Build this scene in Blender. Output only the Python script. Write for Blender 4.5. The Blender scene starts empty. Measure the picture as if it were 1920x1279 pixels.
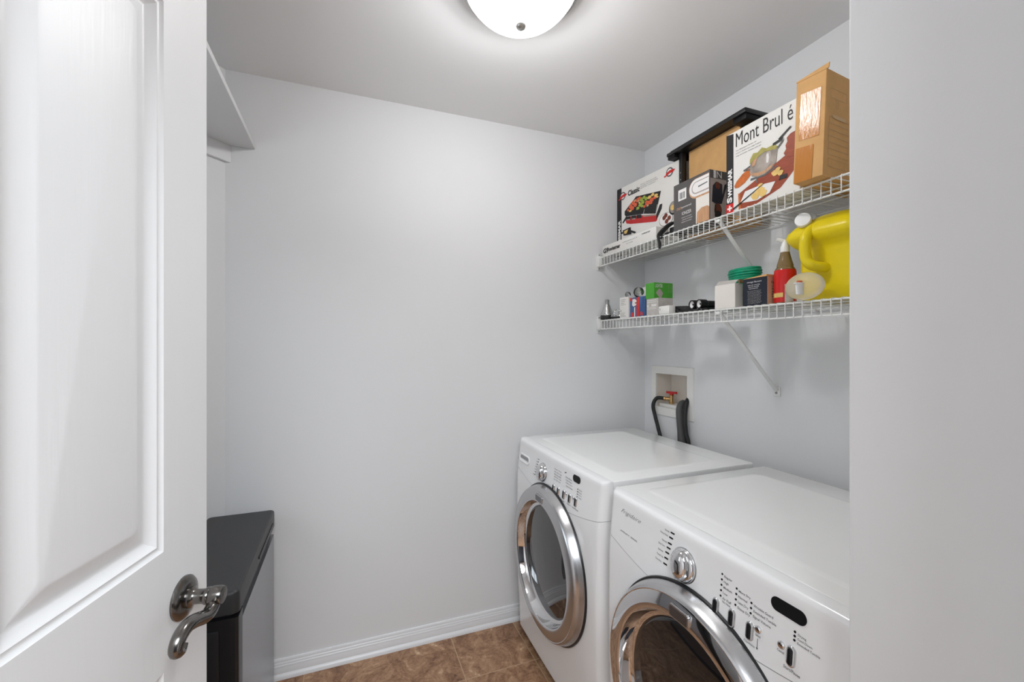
import bpy, bmesh, math, random
from mathutils import Vector, Matrix
random.seed(7)
SC = bpy.context.scene
COL = SC.collection
PI = math.pi

# ------------------------------------------------------------------ camera, light, exposure
YAW = math.radians(21.03)
cam_d = bpy.data.cameras.new('camera')
cam = bpy.data.objects.new('camera', cam_d)
COL.objects.link(cam)
cam.location = (0, 0, 1.36)
cam.rotation_euler = (PI/2, 0, -YAW)
cam_d.sensor_width = 36.0
cam_d.sensor_fit = 'HORIZONTAL'
cam_d.lens = 803.6/1920*36
cam_d.shift_y = 6.5/1920
cam_d.clip_start = 0.02
SC.camera = cam

w = bpy.data.worlds.new('world')
SC.world = w
w.use_nodes = True
w.node_tree.nodes['Background'].inputs[0].default_value = (0.9, 0.95, 1.0, 1)
w.node_tree.nodes['Background'].inputs[1].default_value = 0.6

def area_light(name, loc, size, power, color=(1, 1, 1), rot=(0, 0, 0), shape='DISK', size_y=None):
    l = bpy.data.lights.new(name, 'AREA')
    l.shape = shape
    l.size = size
    if size_y: l.size_y = size_y
    l.energy = power
    l.color = color
    o = bpy.data.objects.new(name, l)
    o.location = loc
    o.rotation_euler = rot
    COL.objects.link(o)
    return o
# added soft ambient fill under the hallway ceiling, behind the camera
area_light('hallway_fill_light', (0.0, -1.2, 2.40), 1.6, 97, (0.88, 0.945, 1.0))
# daylight outside the window in the left wall, hidden behind the open door
area_light('window_daylight', (-1.10, 1.03, 1.50), 0.80, 3.9, (0.82, 0.92, 1.0), (0, -PI/2, 0), 'RECTANGLE', 0.62)
LAMP_STRENGTH = 7.4      # glow of the ceiling lamp's glass bowl
BULB_POWER = 9.0         # the bulb inside it

SC.view_settings.view_transform = 'Standard'
SC.view_settings.look = 'None'
SC.view_settings.gamma = 1
SC.view_settings.exposure = 0.0
SC.view_settings.use_curve_mapping = False

# ------------------------------------------------------------------ materials
def srgb(r, g, b):
    f = lambda c: (c/255/12.92) if c/255 <= 0.04045 else ((c/255+0.055)/1.055)**2.4
    return (f(r), f(g), f(b), 1)

def mat(name, col, rough=0.5, metal=0.0, spec=0.5, bump=0.0, bscale=60.0, var=0.0, vscale=8.0, trans=0.0, ior=1.45, coat=0.0, emis=None, stretch=None, alpha=1.0):
    m = bpy.data.materials.new(name)
    m.use_nodes = True
    nt = m.node_tree
    p = nt.nodes['Principled BSDF']
    c = srgb(*col) if max(col) > 1.0 else (*col, 1)
    p.inputs['Base Color'].default_value = c
    p.inputs['Roughness'].default_value = rough
    p.inputs['Metallic'].default_value = metal
    p.inputs['Specular IOR Level'].default_value = spec
    p.inputs['Transmission Weight'].default_value = trans
    p.inputs['IOR'].default_value = ior
    p.inputs['Coat Weight'].default_value = coat
    p.inputs['Alpha'].default_value = alpha
    tc = None
    def coords():
        nonlocal tc
        if tc is None:
            t = nt.nodes.new('ShaderNodeTexCoord')
            mp = nt.nodes.new('ShaderNodeMapping')
            nt.links.new(t.outputs['Object'], mp.inputs['Vector'])
            if stretch: mp.inputs['Scale'].default_value = stretch
            tc = mp
        return tc.outputs['Vector']
    if var > 0:
        n = nt.nodes.new('ShaderNodeTexNoise')
        n.inputs['Scale'].default_value = vscale
        n.inputs['Detail'].default_value = 4
        nt.links.new(coords(), n.inputs['Vector'])
        r = nt.nodes.new('ShaderNodeValToRGB')
        r.color_ramp.elements[0].position = 0.3
        r.color_ramp.elements[1].position = 0.7
        r.color_ramp.elements[0].color = tuple(max(0, v*(1-var)) for v in c[:3]) + (1,)
        r.color_ramp.elements[1].color = tuple(min(1, v*(1+var)) for v in c[:3]) + (1,)
        nt.links.new(n.outputs['Fac'], r.inputs['Fac'])
        nt.links.new(r.outputs['Color'], p.inputs['Base Color'])
    if bump > 0:
        n = nt.nodes.new('ShaderNodeTexNoise')
        n.inputs['Scale'].default_value = bscale
        n.inputs['Detail'].default_value = 3
        nt.links.new(coords(), n.inputs['Vector'])
        b = nt.nodes.new('ShaderNodeBump')
        b.inputs['Strength'].default_value = bump
        b.inputs['Distance'].default_value = 0.002
        nt.links.new(n.outputs['Fac'], b.inputs['Height'])
        nt.links.new(b.outputs['Normal'], p.inputs['Normal'])
    if emis:
        p.inputs['Emission Color'].default_value = (*emis[0], 1)
        p.inputs['Emission Strength'].default_value = emis[1]
    return m

def floor_material():
    m = bpy.data.materials.new('brown_slate_tile')
    m.use_nodes = True
    nt = m.node_tree
    p = nt.nodes['Principled BSDF']
    N = lambda t: nt.nodes.new(t)
    L = nt.links.new
    tc = N('ShaderNodeTexCoord')
    sep = N('ShaderNodeSeparateXYZ')
    L(tc.outputs['Object'], sep.inputs[0])
    T = 0.307
    def math_(op, a, b=None):
        n = N('ShaderNodeMath'); n.operation = op
        for i, v in enumerate((a, b)):
            if v is None: continue
            if isinstance(v, (int, float)): n.inputs[i].default_value = v
            else: L(v, n.inputs[i])
        return n.outputs[0]
    def axis(o, off):
        t = math_('DIVIDE', math_('SUBTRACT', o, off), T)
        fl = math_('FLOOR', t)
        fr = math_('SUBTRACT', t, fl)
        d = math_('SUBTRACT', 0.5, math_('ABSOLUTE', math_('SUBTRACT', fr, 0.5)))
        return fl, d
    # columns of whole and half tiles in turn
    tx = math_('DIVIDE', math_('SUBTRACT', sep.outputs[0], 0.449), 3*T)
    flx = math_('FLOOR', tx); frx = math_('SUBTRACT', tx, flx)
    fx = math_('ADD', math_('MULTIPLY', flx, 2.0), math_('GREATER_THAN', frx, 1/3))
    ex = math_('SUBTRACT', 0.5, math_('ABSOLUTE', math_('SUBTRACT', frx, 0.5)))
    dx = math_('MULTIPLY', math_('MINIMUM', ex, math_('ABSOLUTE', math_('SUBTRACT', frx, 1/3))), 3.0)
    fy, dy = axis(sep.outputs[1], 1.69)
    d = math_('MINIMUM', dx, dy)
    grout = math_('LESS_THAN', d, 0.0062)
    cid = N('ShaderNodeCombineXYZ'); L(fx, cid.inputs[0]); L(fy, cid.inputs[1])
    wn = N('ShaderNodeTexWhiteNoise'); wn.noise_dimensions = '3D'; L(cid.outputs[0], wn.inputs['Vector'])
    sc = N('ShaderNodeVectorMath'); sc.operation = 'SCALE'; L(wn.outputs['Color'], sc.inputs[0]); sc.inputs['Scale'].default_value = 7.0
    ad = N('ShaderNodeVectorMath'); ad.operation = 'ADD'; L(tc.outputs['Object'], ad.inputs[0]); L(sc.outputs[0], ad.inputs[1])
    n1 = N('ShaderNodeTexNoise'); n1.inputs['Scale'].default_value = 7.5; n1.inputs['Detail'].default_value = 8; n1.inputs['Roughness'].default_value = 0.68; n1.inputs['Distortion'].default_value = 1.6
    L(ad.outputs[0], n1.inputs['Vector'])
    n2 = N('ShaderNodeTexNoise'); n2.inputs['Scale'].default_value = 32; n2.inputs['Detail'].default_value = 6; n2.inputs['Distortion'].default_value = 2.2
    L(ad.outputs[0], n2.inputs['Vector'])
    r = N('ShaderNodeValToRGB')
    e = r.color_ramp.elements
    e[0].position = 0.34; e[0].color = srgb(92, 62, 42)
    e[1].position = 0.68; e[1].color = srgb(226, 196, 160)
    a = e.new(0.45); a.color = srgb(140, 102, 74)
    a = e.new(0.58); a.color = srgb(178, 140, 108)
    mixf = math_('ADD', math_('MULTIPLY', n1.outputs['Fac'], 0.72), math_('MULTIPLY', n2.outputs['Fac'], 0.28))
    L(mixf, r.inputs['Fac'])
    gm = N('ShaderNodeMix'); gm.data_type = 'RGBA'
    L(grout, gm.inputs['Factor']); L(r.outputs['Color'], gm.inputs[6]); gm.inputs[7].default_value = srgb(186, 156, 124)
    L(gm.outputs[2], p.inputs['Base Color'])
    p.inputs['Roughness'].default_value = 0.42
    b = N('ShaderNodeBump'); b.inputs['Strength'].default_value = 0.5; b.inputs['Distance'].default_value = 0.003
    L(math_('SUBTRACT', mixf, math_('MULTIPLY', grout, 0.6)), b.inputs['Height'])
    L(b.outputs['Normal'], p.inputs['Normal'])
    return m

M = {}
M['wall'] = mat('wall_paint', (0.795, 0.798, 0.805), 0.68, bump=0.05, bscale=180, spec=0.22)
M['ceiling'] = mat('ceiling_paint', (0.88, 0.88, 0.88), 0.8, bump=0.05, bscale=150, spec=0.2)
M['hall'] = mat('hall_paint', (0.75, 0.75, 0.75), 0.7)
M['hall_unlit'] = mat('hall_unlit_dark', (0.02, 0.02, 0.025), 0.7)  # near-black stands in for an unlit room, mirrored dark in the chrome
M['trim'] = mat('trim_paint', (0.80, 0.80, 0.81), 0.3)
M['door'] = mat('door_paint', (0.79, 0.79, 0.795), 0.42, bump=0.16, bscale=120, stretch=(1, 1, 0.06))
M['floor'] = floor_material()
M['enamel'] = mat('white_enamel', (0.90, 0.90, 0.90), 0.18, coat=0.3, bump=0.015, bscale=300)
M['enamel_top'] = mat('white_enamel_top', (0.90, 0.90, 0.89), 0.15, bump=0.02, bscale=400)
M['seam'] = mat('seam_gray', (0.36, 0.36, 0.37), 0.6)
M['chrome'] = mat('chrome', (0.72, 0.72, 0.73), 0.045, metal=1.0)
M['chrome_dark'] = mat('chrome_dark', (0.55, 0.55, 0.56), 0.05, metal=1.0)
M['silver'] = mat('brushed_silver', (0.55, 0.55, 0.56), 0.26, metal=1.0, bump=0.02, bscale=200)
M['button'] = mat('button_dark_reflection', (0.03, 0.03, 0.032), 0.12, metal=0.6)  # near-black in place of the dark reflection on the chrome buttons
M['badge'] = mat('badge_metal', (0.22, 0.22, 0.23), 0.35, metal=1.0)
M['glass_dark'] = mat('smoked_glass', (0.012, 0.012, 0.013), 0.02, spec=0.75, coat=0.5)
M['black'] = mat('black_plastic', (0.012, 0.012, 0.013), 0.35)
M['black_gloss'] = mat('black_gloss', (0.006, 0.006, 0.007), 0.45, spec=0.25)
M['lid'] = mat('bin_lid_plastic', (0.030, 0.030, 0.031), 0.42, bump=0.05, bscale=500)
M['binfront'] = mat('bin_front_black', (0.010, 0.010, 0.012), 0.35, bump=0.03, bscale=200)
M['steel'] = mat('brushed_steel', (0.37, 0.375, 0.395), 0.33, metal=0.9, bump=0.04, bscale=250, stretch=(1, 1, 0.04))
M['pewter'] = mat('dark_pewter', (0.19, 0.18, 0.17), 0.2, metal=1.0, var=0.15, vscale=40)
M['nickel'] = mat('brushed_nickel', (0.50, 0.49, 0.47), 0.3, metal=1.0, bump=0.02, bscale=200)
def dome_material():
    m = bpy.data.materials.new('lit_glass_dome'); m.use_nodes = True
    nt = m.node_tree; nt.nodes.remove(nt.nodes['Principled BSDF'])
    em = nt.nodes.new('ShaderNodeEmission'); em.inputs[0].default_value = (0.985, 0.99, 1.0, 1); em.inputs[1].default_value = LAMP_STRENGTH
    tr = nt.nodes.new('ShaderNodeBsdfTransparent'); tr.inputs[0].default_value = (0.8, 0.8, 0.8, 1)
    ad = nt.nodes.new('ShaderNodeAddShader')
    nt.links.new(em.outputs[0], ad.inputs[0]); nt.links.new(tr.outputs[0], ad.inputs[1])
    nt.links.new(ad.outputs[0], nt.nodes['Material Output'].inputs['Surface'])
    return m
M['dome'] = dome_material()
M['wire'] = mat('white_vinyl_wire', (0.80, 0.80, 0.78), 0.35)
M['shelf'] = mat('white_shelf_board', (0.66, 0.66, 0.655), 0.5, var=0.02, vscale=3)
M['card'] = mat('kraft_cardboard', (208, 162, 106), 0.75, var=0.06, vscale=25, bump=0.08, bscale=90)
M['card2'] = mat('kraft_cardboard_brown', (212, 164, 104), 0.7, var=0.06, vscale=25, bump=0.08, bscale=90)
M['card_line'] = mat('cardboard_print', (205, 172, 128), 0.7)
M['card_dark'] = mat('cardboard_dark', (120, 84, 48), 0.8)
M['tape'] = mat('brown_tape', (196, 128, 58), 0.16, bump=0.55, bscale=70, coat=0.2, stretch=(1, 3.0, 0.5))
M['whitecard'] = mat('white_card', (0.78, 0.76, 0.72), 0.5, var=0.02)
M['creamcard'] = mat('cream_card', (0.80, 0.76, 0.70), 0.55, var=0.02)
M['greycard'] = mat('grey_card', (0.52, 0.49, 0.46), 0.6, var=0.08, vscale=60)
M['darkgrey'] = mat('dark_grey_card', (0.095, 0.088, 0.085), 0.45, var=0.04)
M['ink'] = mat('black_ink', (0.012, 0.011, 0.011), 0.5)
M['inkgrey'] = mat('grey_ink', (0.12, 0.12, 0.12), 0.5)
M['white'] = mat('white_ink', (0.82, 0.80, 0.78), 0.5)
M['red'] = mat('red_print', (0.50, 0.02, 0.02), 0.45, var=0.1, vscale=60)
M['brick'] = mat('red_wood_print', (150, 66, 38), 0.5, var=0.2, vscale=45, stretch=(1, 1, 5))
M['orange'] = mat('orange_print', (198, 104, 40), 0.5, var=0.15, vscale=60)
M['tomato'] = mat('tomato_print', (214, 92, 58), 0.5, var=0.25, vscale=120)
M['leaf'] = mat('leaf_print', (150, 168, 66), 0.5, var=0.25, vscale=120)
M['cheese'] = mat('cheese_print', (226, 190, 112), 0.5, var=0.12, vscale=80)
M['sauce'] = mat('sauce_print', (168, 158, 84), 0.5, var=0.12, vscale=60)
M['steelprint'] = mat('steel_print', (158, 148, 138), 0.4, var=0.3, vscale=30)
M['copper'] = mat('copper_print', (196, 150, 112), 0.45, var=0.15, vscale=40, stretch=(1, 4, 0.4))
M['skin'] = mat('warm_print', (110, 52, 34), 0.5, var=0.2, vscale=80)
M['pinkgrey'] = mat('pale_print', (176, 164, 158), 0.5, var=0.05)
M['navy'] = mat('navy_card', (22, 28, 44), 0.4, var=0.05)
M['tan'] = mat('tan_card', (206, 176, 146), 0.6, var=0.04)
M['blue'] = mat('blue_print', (60, 92, 142), 0.35, var=0.3, vscale=70, stretch=(1, 1, 0.15))
M['redpack'] = mat('red_pack', (214, 54, 44), 0.35, var=0.25, vscale=70, stretch=(1, 1, 0.15))
M['green'] = mat('green_card', (72, 160, 48), 0.45, var=0.05)
M['green2'] = mat('pale_green_ink', (132, 176, 110), 0.5)
M['teal'] = mat('green_cord', (20, 150, 112), 0.25, var=0.15, vscale=40)
M['yellow'] = mat('yellow_plastic', (232, 208, 24), 0.32, spec=0.4, var=0.02, vscale=6)
M['cap'] = mat('white_cap', (0.85, 0.85, 0.84), 0.35)
M['redlabel'] = mat('red_label', (206, 28, 26), 0.3, var=0.05)
M['amber'] = mat('brown_bottle', (0.40, 0.27, 0.12), 0.12, trans=0.55)
M['clear'] = mat('clear_glass', (0.95, 0.95, 0.95), 0.02, trans=1.0, ior=1.45)
M['frost'] = mat('frosted_plastic', (0.93, 0.88, 0.74), 0.35, trans=0.75, ior=1.25)
M['brass'] = mat('brass', (0.55, 0.36, 0.16), 0.3, metal=1.0)
M['redhandle'] = mat('red_valve_handle', (0.55, 0.02, 0.02), 0.4)
M['boxplastic'] = mat('outlet_plastic', (0.86, 0.84, 0.80), 0.45)
M['boxinner'] = mat('outlet_inner_plastic', (0.76, 0.70, 0.62), 0.5)
M['rubber'] = mat('black_rubber', (0.014, 0.014, 0.014), 0.5)
M['greyhose'] = mat('grey_hose', (0.085, 0.083, 0.08), 0.5)
M['mirror'] = mat('bulb_mirror', (0.62, 0.62, 0.62), 0.12, metal=1.0)
M['screw'] = mat('screw', (0.3, 0.3, 0.3), 0.4, metal=1.0)

# ------------------------------------------------------------------ mesh builder
class MB:
    def __init__(s):
        s.bm = bmesh.new(); s.mats = []; s.mi = 0
    def m(s, material):
        if material not in s.mats: s.mats.append(material)
        s.mi = s.mats.index(material); return s
    def face(s, vs):
        try:
            f = s.bm.faces.new(vs); f.material_index = s.mi; return f
        except ValueError:
            return None
    def merge(s, b2):
        vm = {}
        for v in b2.verts: vm[v] = s.bm.verts.new(v.co)
        for f in b2.faces: s.face([vm[v] for v in f.verts])
        b2.free(); return s
    def box(s, x0, x1, y0, y1, z0, z1, bev=0.0, seg=2):
        P = [(x, y) for x, y in ((x0, y0), (x1, y0), (x1, y1), (x0, y1))]
        return s.hexa([(x, y, z0) for x, y in P] + [(x, y, z1) for x, y in P], bev, seg)
    def hexa(s, v8, bev=0.0, seg=2):
        b = bmesh.new()
        v = [b.verts.new(p) for p in v8]
        for q in ((3, 2, 1, 0), (4, 5, 6, 7), (0, 1, 5, 4), (1, 2, 6, 5), (2, 3, 7, 6), (3, 0, 4, 7)):
            b.faces.new([v[i] for i in q])
        bmesh.ops.recalc_face_normals(b, faces=b.faces[:])
        if bev > 0: bmesh.ops.bevel(b, geom=b.edges[:], offset=bev, segments=seg, affect='EDGES', profile=0.5)
        return s.merge(b)
    def loft(s, rings, cap0=True, cap1=True, closed=True):
        R = [[s.bm.verts.new(p) for p in r] for r in rings]
        n = len(R[0])
        for a, b in zip(R[:-1], R[1:]):
            for i in range(n if closed else n-1):
                j = (i+1) % n
                s.face([a[i], a[j], b[j], b[i]])
        if cap0 and closed: s.face(R[0][::-1])
        if cap1 and closed: s.face(R[-1])
        return s
    def lathe(s, prof, o, ax=(0, 0, 1), n=32, cap0=True, cap1=True, sx=1.0, sy=1.0):
        ax = Vector(ax).normalized(); o = Vector(o)
        t = Vector((0, 0, 1)) if abs(ax.z) < 0.9 else Vector((1, 0, 0))
        u = t.cross(ax).normalized(); v = ax.cross(u)
        rings = [[o + ax*h + (u*math.cos(2*PI*i/n)*sx + v*math.sin(2*PI*i/n)*sy)*max(r, 1e-5) for i in range(n)] for r, h in prof]
        return s.loft(rings, cap0, cap1)
    def tube(s, pts, r, n=8, caps=True):
        pts = [Vector(p) for p in pts]
        if isinstance(r, (list, tuple)):
            m_ = len(r)-1; rs = []
            for i in range(len(pts)):
                f = i/(len(pts)-1)*m_; k = min(int(f), m_-1); rs.append(r[k] + (r[k+1]-r[k])*(f-k))
        else: rs = [r]*len(pts)
        rings = []; pu = None
        for i, p in enumerate(pts):
            d = (pts[min(i+1, len(pts)-1)] - pts[max(i-1, 0)]).normalized()
            if pu is None:
                t = Vector((0, 0, 1)) if abs(d.z) < 0.9 else Vector((1, 0, 0))
                u = t.cross(d).normalized()
            else:
                u = (pu - d*pu.dot(d)).normalized()
            pu = u; v = d.cross(u)
            rings.append([p + (u*math.cos(2*PI*k/n) + v*math.sin(2*PI*k/n))*rs[i] for k in range(n)])
        return s.loft(rings, caps, caps)
    def prism(s, poly, o, u, v, depth, lift=0.0):
        """poly in (a,b) coordinates on the plane o + a*u + b*v; extruded from lift to lift+depth along u x v"""
        o, u, v = Vector(o), Vector(u).normalized(), Vector(v).normalized()
        nn = u.cross(v); s.k = getattr(s, 'k', 0) + 1; lift += 2.5e-5*s.k      # printed layers never coincide
        base = [o + u*a + v*b + nn*lift for a, b in poly]
        return s.loft([base, [p + nn*depth for p in base]])
    def build(s, name, parent=None, base=(0, 0, 0), sharp=35.0, material=None):
        bm = s.bm
        if material is not None: s.mats = [material]
        bmesh.ops.remove_doubles(bm, verts=bm.verts[:], dist=1e-6)
        bmesh.ops.recalc_face_normals(bm, faces=bm.faces[:])
        lim = math.radians(sharp)
        for e in bm.edges:
            e.smooth = not (len(e.link_faces) != 2 or e.calc_face_angle(0) > lim)
        for f in bm.faces: f.smooth = True
        root = parent
        while root is not None and root.parent is not None: root = root.parent
        b = Vector(base) if root is None else root.location
        for v in bm.verts: v.co -= b
        me = bpy.data.meshes.new(name); bm.to_mesh(me); bm.free()
        for mm in s.mats: me.materials.append(mm)
        o = bpy.data.objects.new(name, me); COL.objects.link(o)
        if parent is None: o.location = b
        else: o.parent = parent
        return o

def tag(o, label, cat, group=None):
    o['label'] = label; o['category'] = cat
    if group: o['group'] = group
    return o
def thing(name, label, cat, loc, group=None):
    o = bpy.data.objects.new(name, None); COL.objects.link(o)
    o.location = loc; o.empty_display_size = 0.05
    return tag(o, label, cat, group)
def struct(o):
    o['kind'] = 'structure'; return o

def bez(p0, p1, p2, p3, n=12):
    p0, p1, p2, p3 = map(Vector, (p0, p1, p2, p3))
    return [p0*(1-t)**3 + p1*3*t*(1-t)**2 + p2*3*t*t*(1-t) + p3*t**3 for t in [i/n for i in range(n+1)]]
def smoothpath(pts, n=6):
    pts = [Vector(p) for p in pts]; out = []
    for i in range(len(pts)-1):
        p0 = pts[max(i-1, 0)]; p1 = pts[i]; p2 = pts[i+1]; p3 = pts[min(i+2, len(pts)-1)]
        for k in range(n):
            t = k/n
            out.append(0.5*((2*p1) + (p2-p0)*t + (2*p0-5*p1+4*p2-p3)*t*t + (3*p1-p0-3*p2+p3)*t**3))
    out.append(pts[-1]); return out
def rrect(a0, a1, b0, b1, r, n=5):
    out = []
    for cx, cy, s in ((a1-r, b1-r, 0), (a0+r, b1-r, 1), (a0+r, b0+r, 2), (a1-r, b0+r, 3)):
        for k in range(n+1):
            t = (s + k/n)*PI/2
            out.append((cx + r*math.cos(t), cy + r*math.sin(t)))
    return out
def ellipse(cx, cy, rx, ry, n=24, a0=0):
    return [(cx + rx*math.cos(a0+2*PI*i/n), cy + ry*math.sin(a0+2*PI*i/n)) for i in range(n)]

def pill(a0, b0, b1, acut):
    r = (b1-b0)/2; cy = (b0+b1)/2
    return [(acut, b0)] + [(acut, b1)] + [(a0+r-r*math.sin(t), cy+r*math.cos(t)) for t in [k*PI/14 for k in range(15)]]
def text_verts(body, w=None, h=None, bold=0.0, shear=0.0):
    cu = bpy.data.curves.new('txt', 'FONT'); cu.body = body; cu.size = 1.0
    cu.resolution_u = 3; cu.offset = bold; cu.shear = shear
    ob = bpy.data.objects.new('txt', cu); COL.objects.link(ob)
    dg = bpy.context.evaluated_depsgraph_get(); dg.update()
    me = bpy.data.meshes.new_from_object(ob.evaluated_get(dg))
    V = [v.co.copy() for v in me.vertices]; F = [list(p.vertices) for p in me.polygons]
    bpy.data.objects.remove(ob); bpy.data.curves.remove(cu); bpy.data.meshes.remove(me)
    x0 = min(v.x for v in V); x1 = max(v.x for v in V); y0 = min(v.y for v in V); y1 = max(v.y for v in V)
    sx = (w/(x1-x0)) if w else None
    sy = (h/(y1-y0)) if h else None
    if w is None:
        k = h/0.82                      # plain lettering keeps one size, on its baseline
        return [(v.x*k, v.y*k) for v in V], F
    if sy is None: sy = sx
    return [((v.x-x0)*sx, (v.y-y0)*sy) for v in V], F
def put_text(mb, body, o, u, v, w=None, h=None, lift=0.0006, bold=0.0, wrap=None, shear=0.0):
    o, u, v = Vector(o), Vector(u).normalized(), Vector(v).normalized(); n = u.cross(v)
    V, F = text_verts(body, w, h, bold, shear)
    P = [o + u*a + v*b + n*lift for a, b in V]
    if wrap: P = [wrap(p) for p in P]
    vs = [mb.bm.verts.new(p) for p in P]
    for f in F: mb.face([vs[i] for i in f])
    return mb
# face frames: LEFT faces look toward -X, NEAR faces look toward -Y (as seen by the viewer: u = reading direction)
UL, UN, UZ = (0, -1, 0), (1, 0, 0), (0, 0, 1)

# ------------------------------------------------------------------ room shell
BY, RX, CH = 1.974, 1.556, 2.44           # back wall y, right wall x, ceiling height
LX, FY = -0.95, 0.12                      # left wall, front wall (room side)
CX = -0.447                               # where the angled wall leaves the back wall
AX = LX; AY = BY - (CX - LX)              # where it reaches the left wall
HB = -2.6

mb = MB().m(M['floor']); mb.box(LX-0.8, RX+0.1, HB-0.1, BY+0.1, -0.06, 0.0); struct(mb.build('floor'))
mb = MB().m(M['ceiling']); mb.box(LX-0.8, RX+0.1, HB-0.1, BY+0.1, CH, CH+0.06); struct(mb.build('ceiling'))
mb = MB().m(M['wall']); mb.box(CX-0.1, RX+0.1, BY, BY+0.1, 0, CH); struct(mb.build('wall_back'))
# right wall with the hole of the washer outlet box
OY0, OY1, OZ0, OZ1 = 1.645, 1.880, 1.000, 1.210
mb = MB().m(M['wall'])
mb.box(RX, RX+0.12, FY, OY0, 0, CH); mb.box(RX, RX+0.12, OY1, BY, 0, CH)
mb.box(RX, RX+0.12, OY0, OY1, 0, OZ0); mb.box(RX, RX+0.12, OY0, OY1, OZ1, CH)
struct(mb.build('wall_right'))
# angled wall at the left and the left wall proper
mb = MB().m(M['wall'])
dn = (-0.0707, 0.0707)
mb.hexa([(CX, BY, 0), (AX, AY, 0), (AX+dn[0], AY+dn[1], 0), (CX+dn[0], BY+dn[1], 0),
         (CX, BY, CH), (AX, AY, CH), (AX+dn[0], AY+dn[1], CH), (CX+dn[0], BY+dn[1], CH)])
struct(mb.build('wall_angled'))
WY0, WY1, WZ0, WZ1 = 0.72, 1.34, 1.10, 1.90
mb = MB().m(M['wall'])
mb.box(LX-0.1, LX, FY-0.12, WY0, 0, CH); mb.box(LX-0.1, LX, WY1, AY, 0, CH)
mb.box(LX-0.1, LX, WY0, WY1, 0, WZ0); mb.box(LX-0.1, LX, WY0, WY1, WZ1, CH)
struct(mb.build('wall_left'))
mb = MB().m(M['trim'])
for a in ((WY0-0.05, WY0, WZ0-0.05, WZ1+0.05), (WY1, WY1+0.05, WZ0-0.05, WZ1+0.05), (WY0, WY1, WZ0-0.05, WZ0), (WY0, WY1, WZ1, WZ1+0.05)):
    mb.box(LX, LX+0.018, *a, 0.003)
mb.box(LX-0.07, LX-0.04, WY0, WY1, (WZ0+WZ1)/2-0.018, (WZ0+WZ1)/2+0.018)
struct(mb.build('window_1'))
# front wall with the doorway the camera stands in
DH = 2.10
mb = MB().m(M['wall'])
mb.box(LX-0.1, -0.47, FY-0.12, FY, 0, CH)
mb.box(0.43, RX, FY-0.12, FY, 0, CH)
mb.box(-0.47, 0.43, FY-0.12, FY, DH, CH)
struct(mb.build('wall_front'))
# end wall of the appliance alcove: its left face fills the right of the picture
JX, JY = 0.655, 0.3915
mb = MB().m(M['wall'])
b = bmesh.new()
pl = [(JX, FY), (RX, FY), (RX, JY), (JX, JY)]
r = 0.004
ring = [(RX, FY), (RX, JY)] + [(JX + r - r*math.sin(t), JY - r + r*math.cos(t)) for t in [k*PI/2/5 for k in range(6)]] + [(JX, FY)]
mb.loft([[(x, y, 0) for x, y in ring], [(x, y, CH) for x, y in ring]])
struct(mb.build('wall_alcove'))
# hallway behind the camera
mb = MB().m(M['hall_unlit'])
mb.box(LX-0.8, RX+0.1, HB-0.1, HB, 0, CH); struct(mb.build('wall_hallway_rear'))
mb = MB().m(M['hall']); mb.box(LX-0.8, LX-0.7, HB, FY-0.12, 0, CH); struct(mb.build('wall_hallway_left'))
mb = MB().m(M['hall']); mb.box(RX, RX+0.1, HB, FY-0.12, 0, CH); struct(mb.build('wall_hallway_right'))

# baseboard along the back wall with its shoe moulding
def base_profile():
    return [(0.0, 0.0), (0.019, 0.0), (0.0185, 0.008), (0.015, 0.015), (0.0105, 0.019), (0.0095, 0.020), (0.0095, 0.043), (0.0085, 0.0445), (0.0105, 0.046),
            (0.0105, 0.050), (0.0085, 0.0535), (0.0075, 0.0545), (0.0092, 0.056), (0.009, 0.060), (0.0065, 0.0635), (0.0055, 0.0645), (0.0075, 0.066), (0.0072, 0.071), (0.005, 0.0755), (0.002, 0.077), (0.0, 0.077)]
mb = MB().m(M['trim'])
mb.loft([[(x, BY-d, z) for d, z in base_profile()] for x in (CX+0.012, RX)])
struct(mb.build('baseboard_back'))
mb = MB().m(M['trim'])
k = 0.70711
P0 = Vector((CX, BY)); dirw = Vector((-k, -k)); nw = Vector((k, -k))
mb.loft([[((P0+dirw*s+nw*d).x, (P0+dirw*s+nw*d).y, z) for d, z in base_profile()] for s in (0.012, 1.05)])
struct(mb.build('baseboard_angled'))
mb = MB().m(M['trim'])
mb.loft([[(RX-d, y, z) for d, z in base_profile()] for y in (JY, BY-0.02)])
struct(mb.build('baseboard_right'))

# ------------------------------------------------------------------ door with moulded panels
E = Vector((-0.239, 0.928, 0)); A = math.radians(13.6)
dd = Vector((math.sin(A), math.cos(A), 0)); dn_ = Vector((math.cos(A), -math.sin(A), 0))
DW, DZ0, DZ1, DT = 0.83, 0.012, 2.06, 0.035
def dpt(s, z, out=0.0):
    p = E - dd*s + dn_*out
    return (p.x, p.y, z)
door = MB().m(M['door'])
SL = [0.1155, 0.3670, 0.4630, 0.7145]
panels = [(SL[0], SL[1], 1.038, 1.893), (SL[2], SL[3], 1.038, 1.893), (SL[0], SL[1], 0.10, 0.85), (SL[2], SL[3], 0.10, 0.85)]
ss = [0.0] + SL + [DW]; zs = [DZ0, 0.10, 0.85, 1.038, 1.893, DZ1]
for i in range(5):
    for j in range(5):
        s0, s1, z0, z1 = ss[i], ss[i+1], zs[j], zs[j+1]
        if i in (1, 3) and j in (1, 3):
            continue
        door.face([door.bm.verts.new(dpt(s, z)) for s, z in ((s0, z0), (s1, z0), (s1, z1), (s0, z1))])
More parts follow.
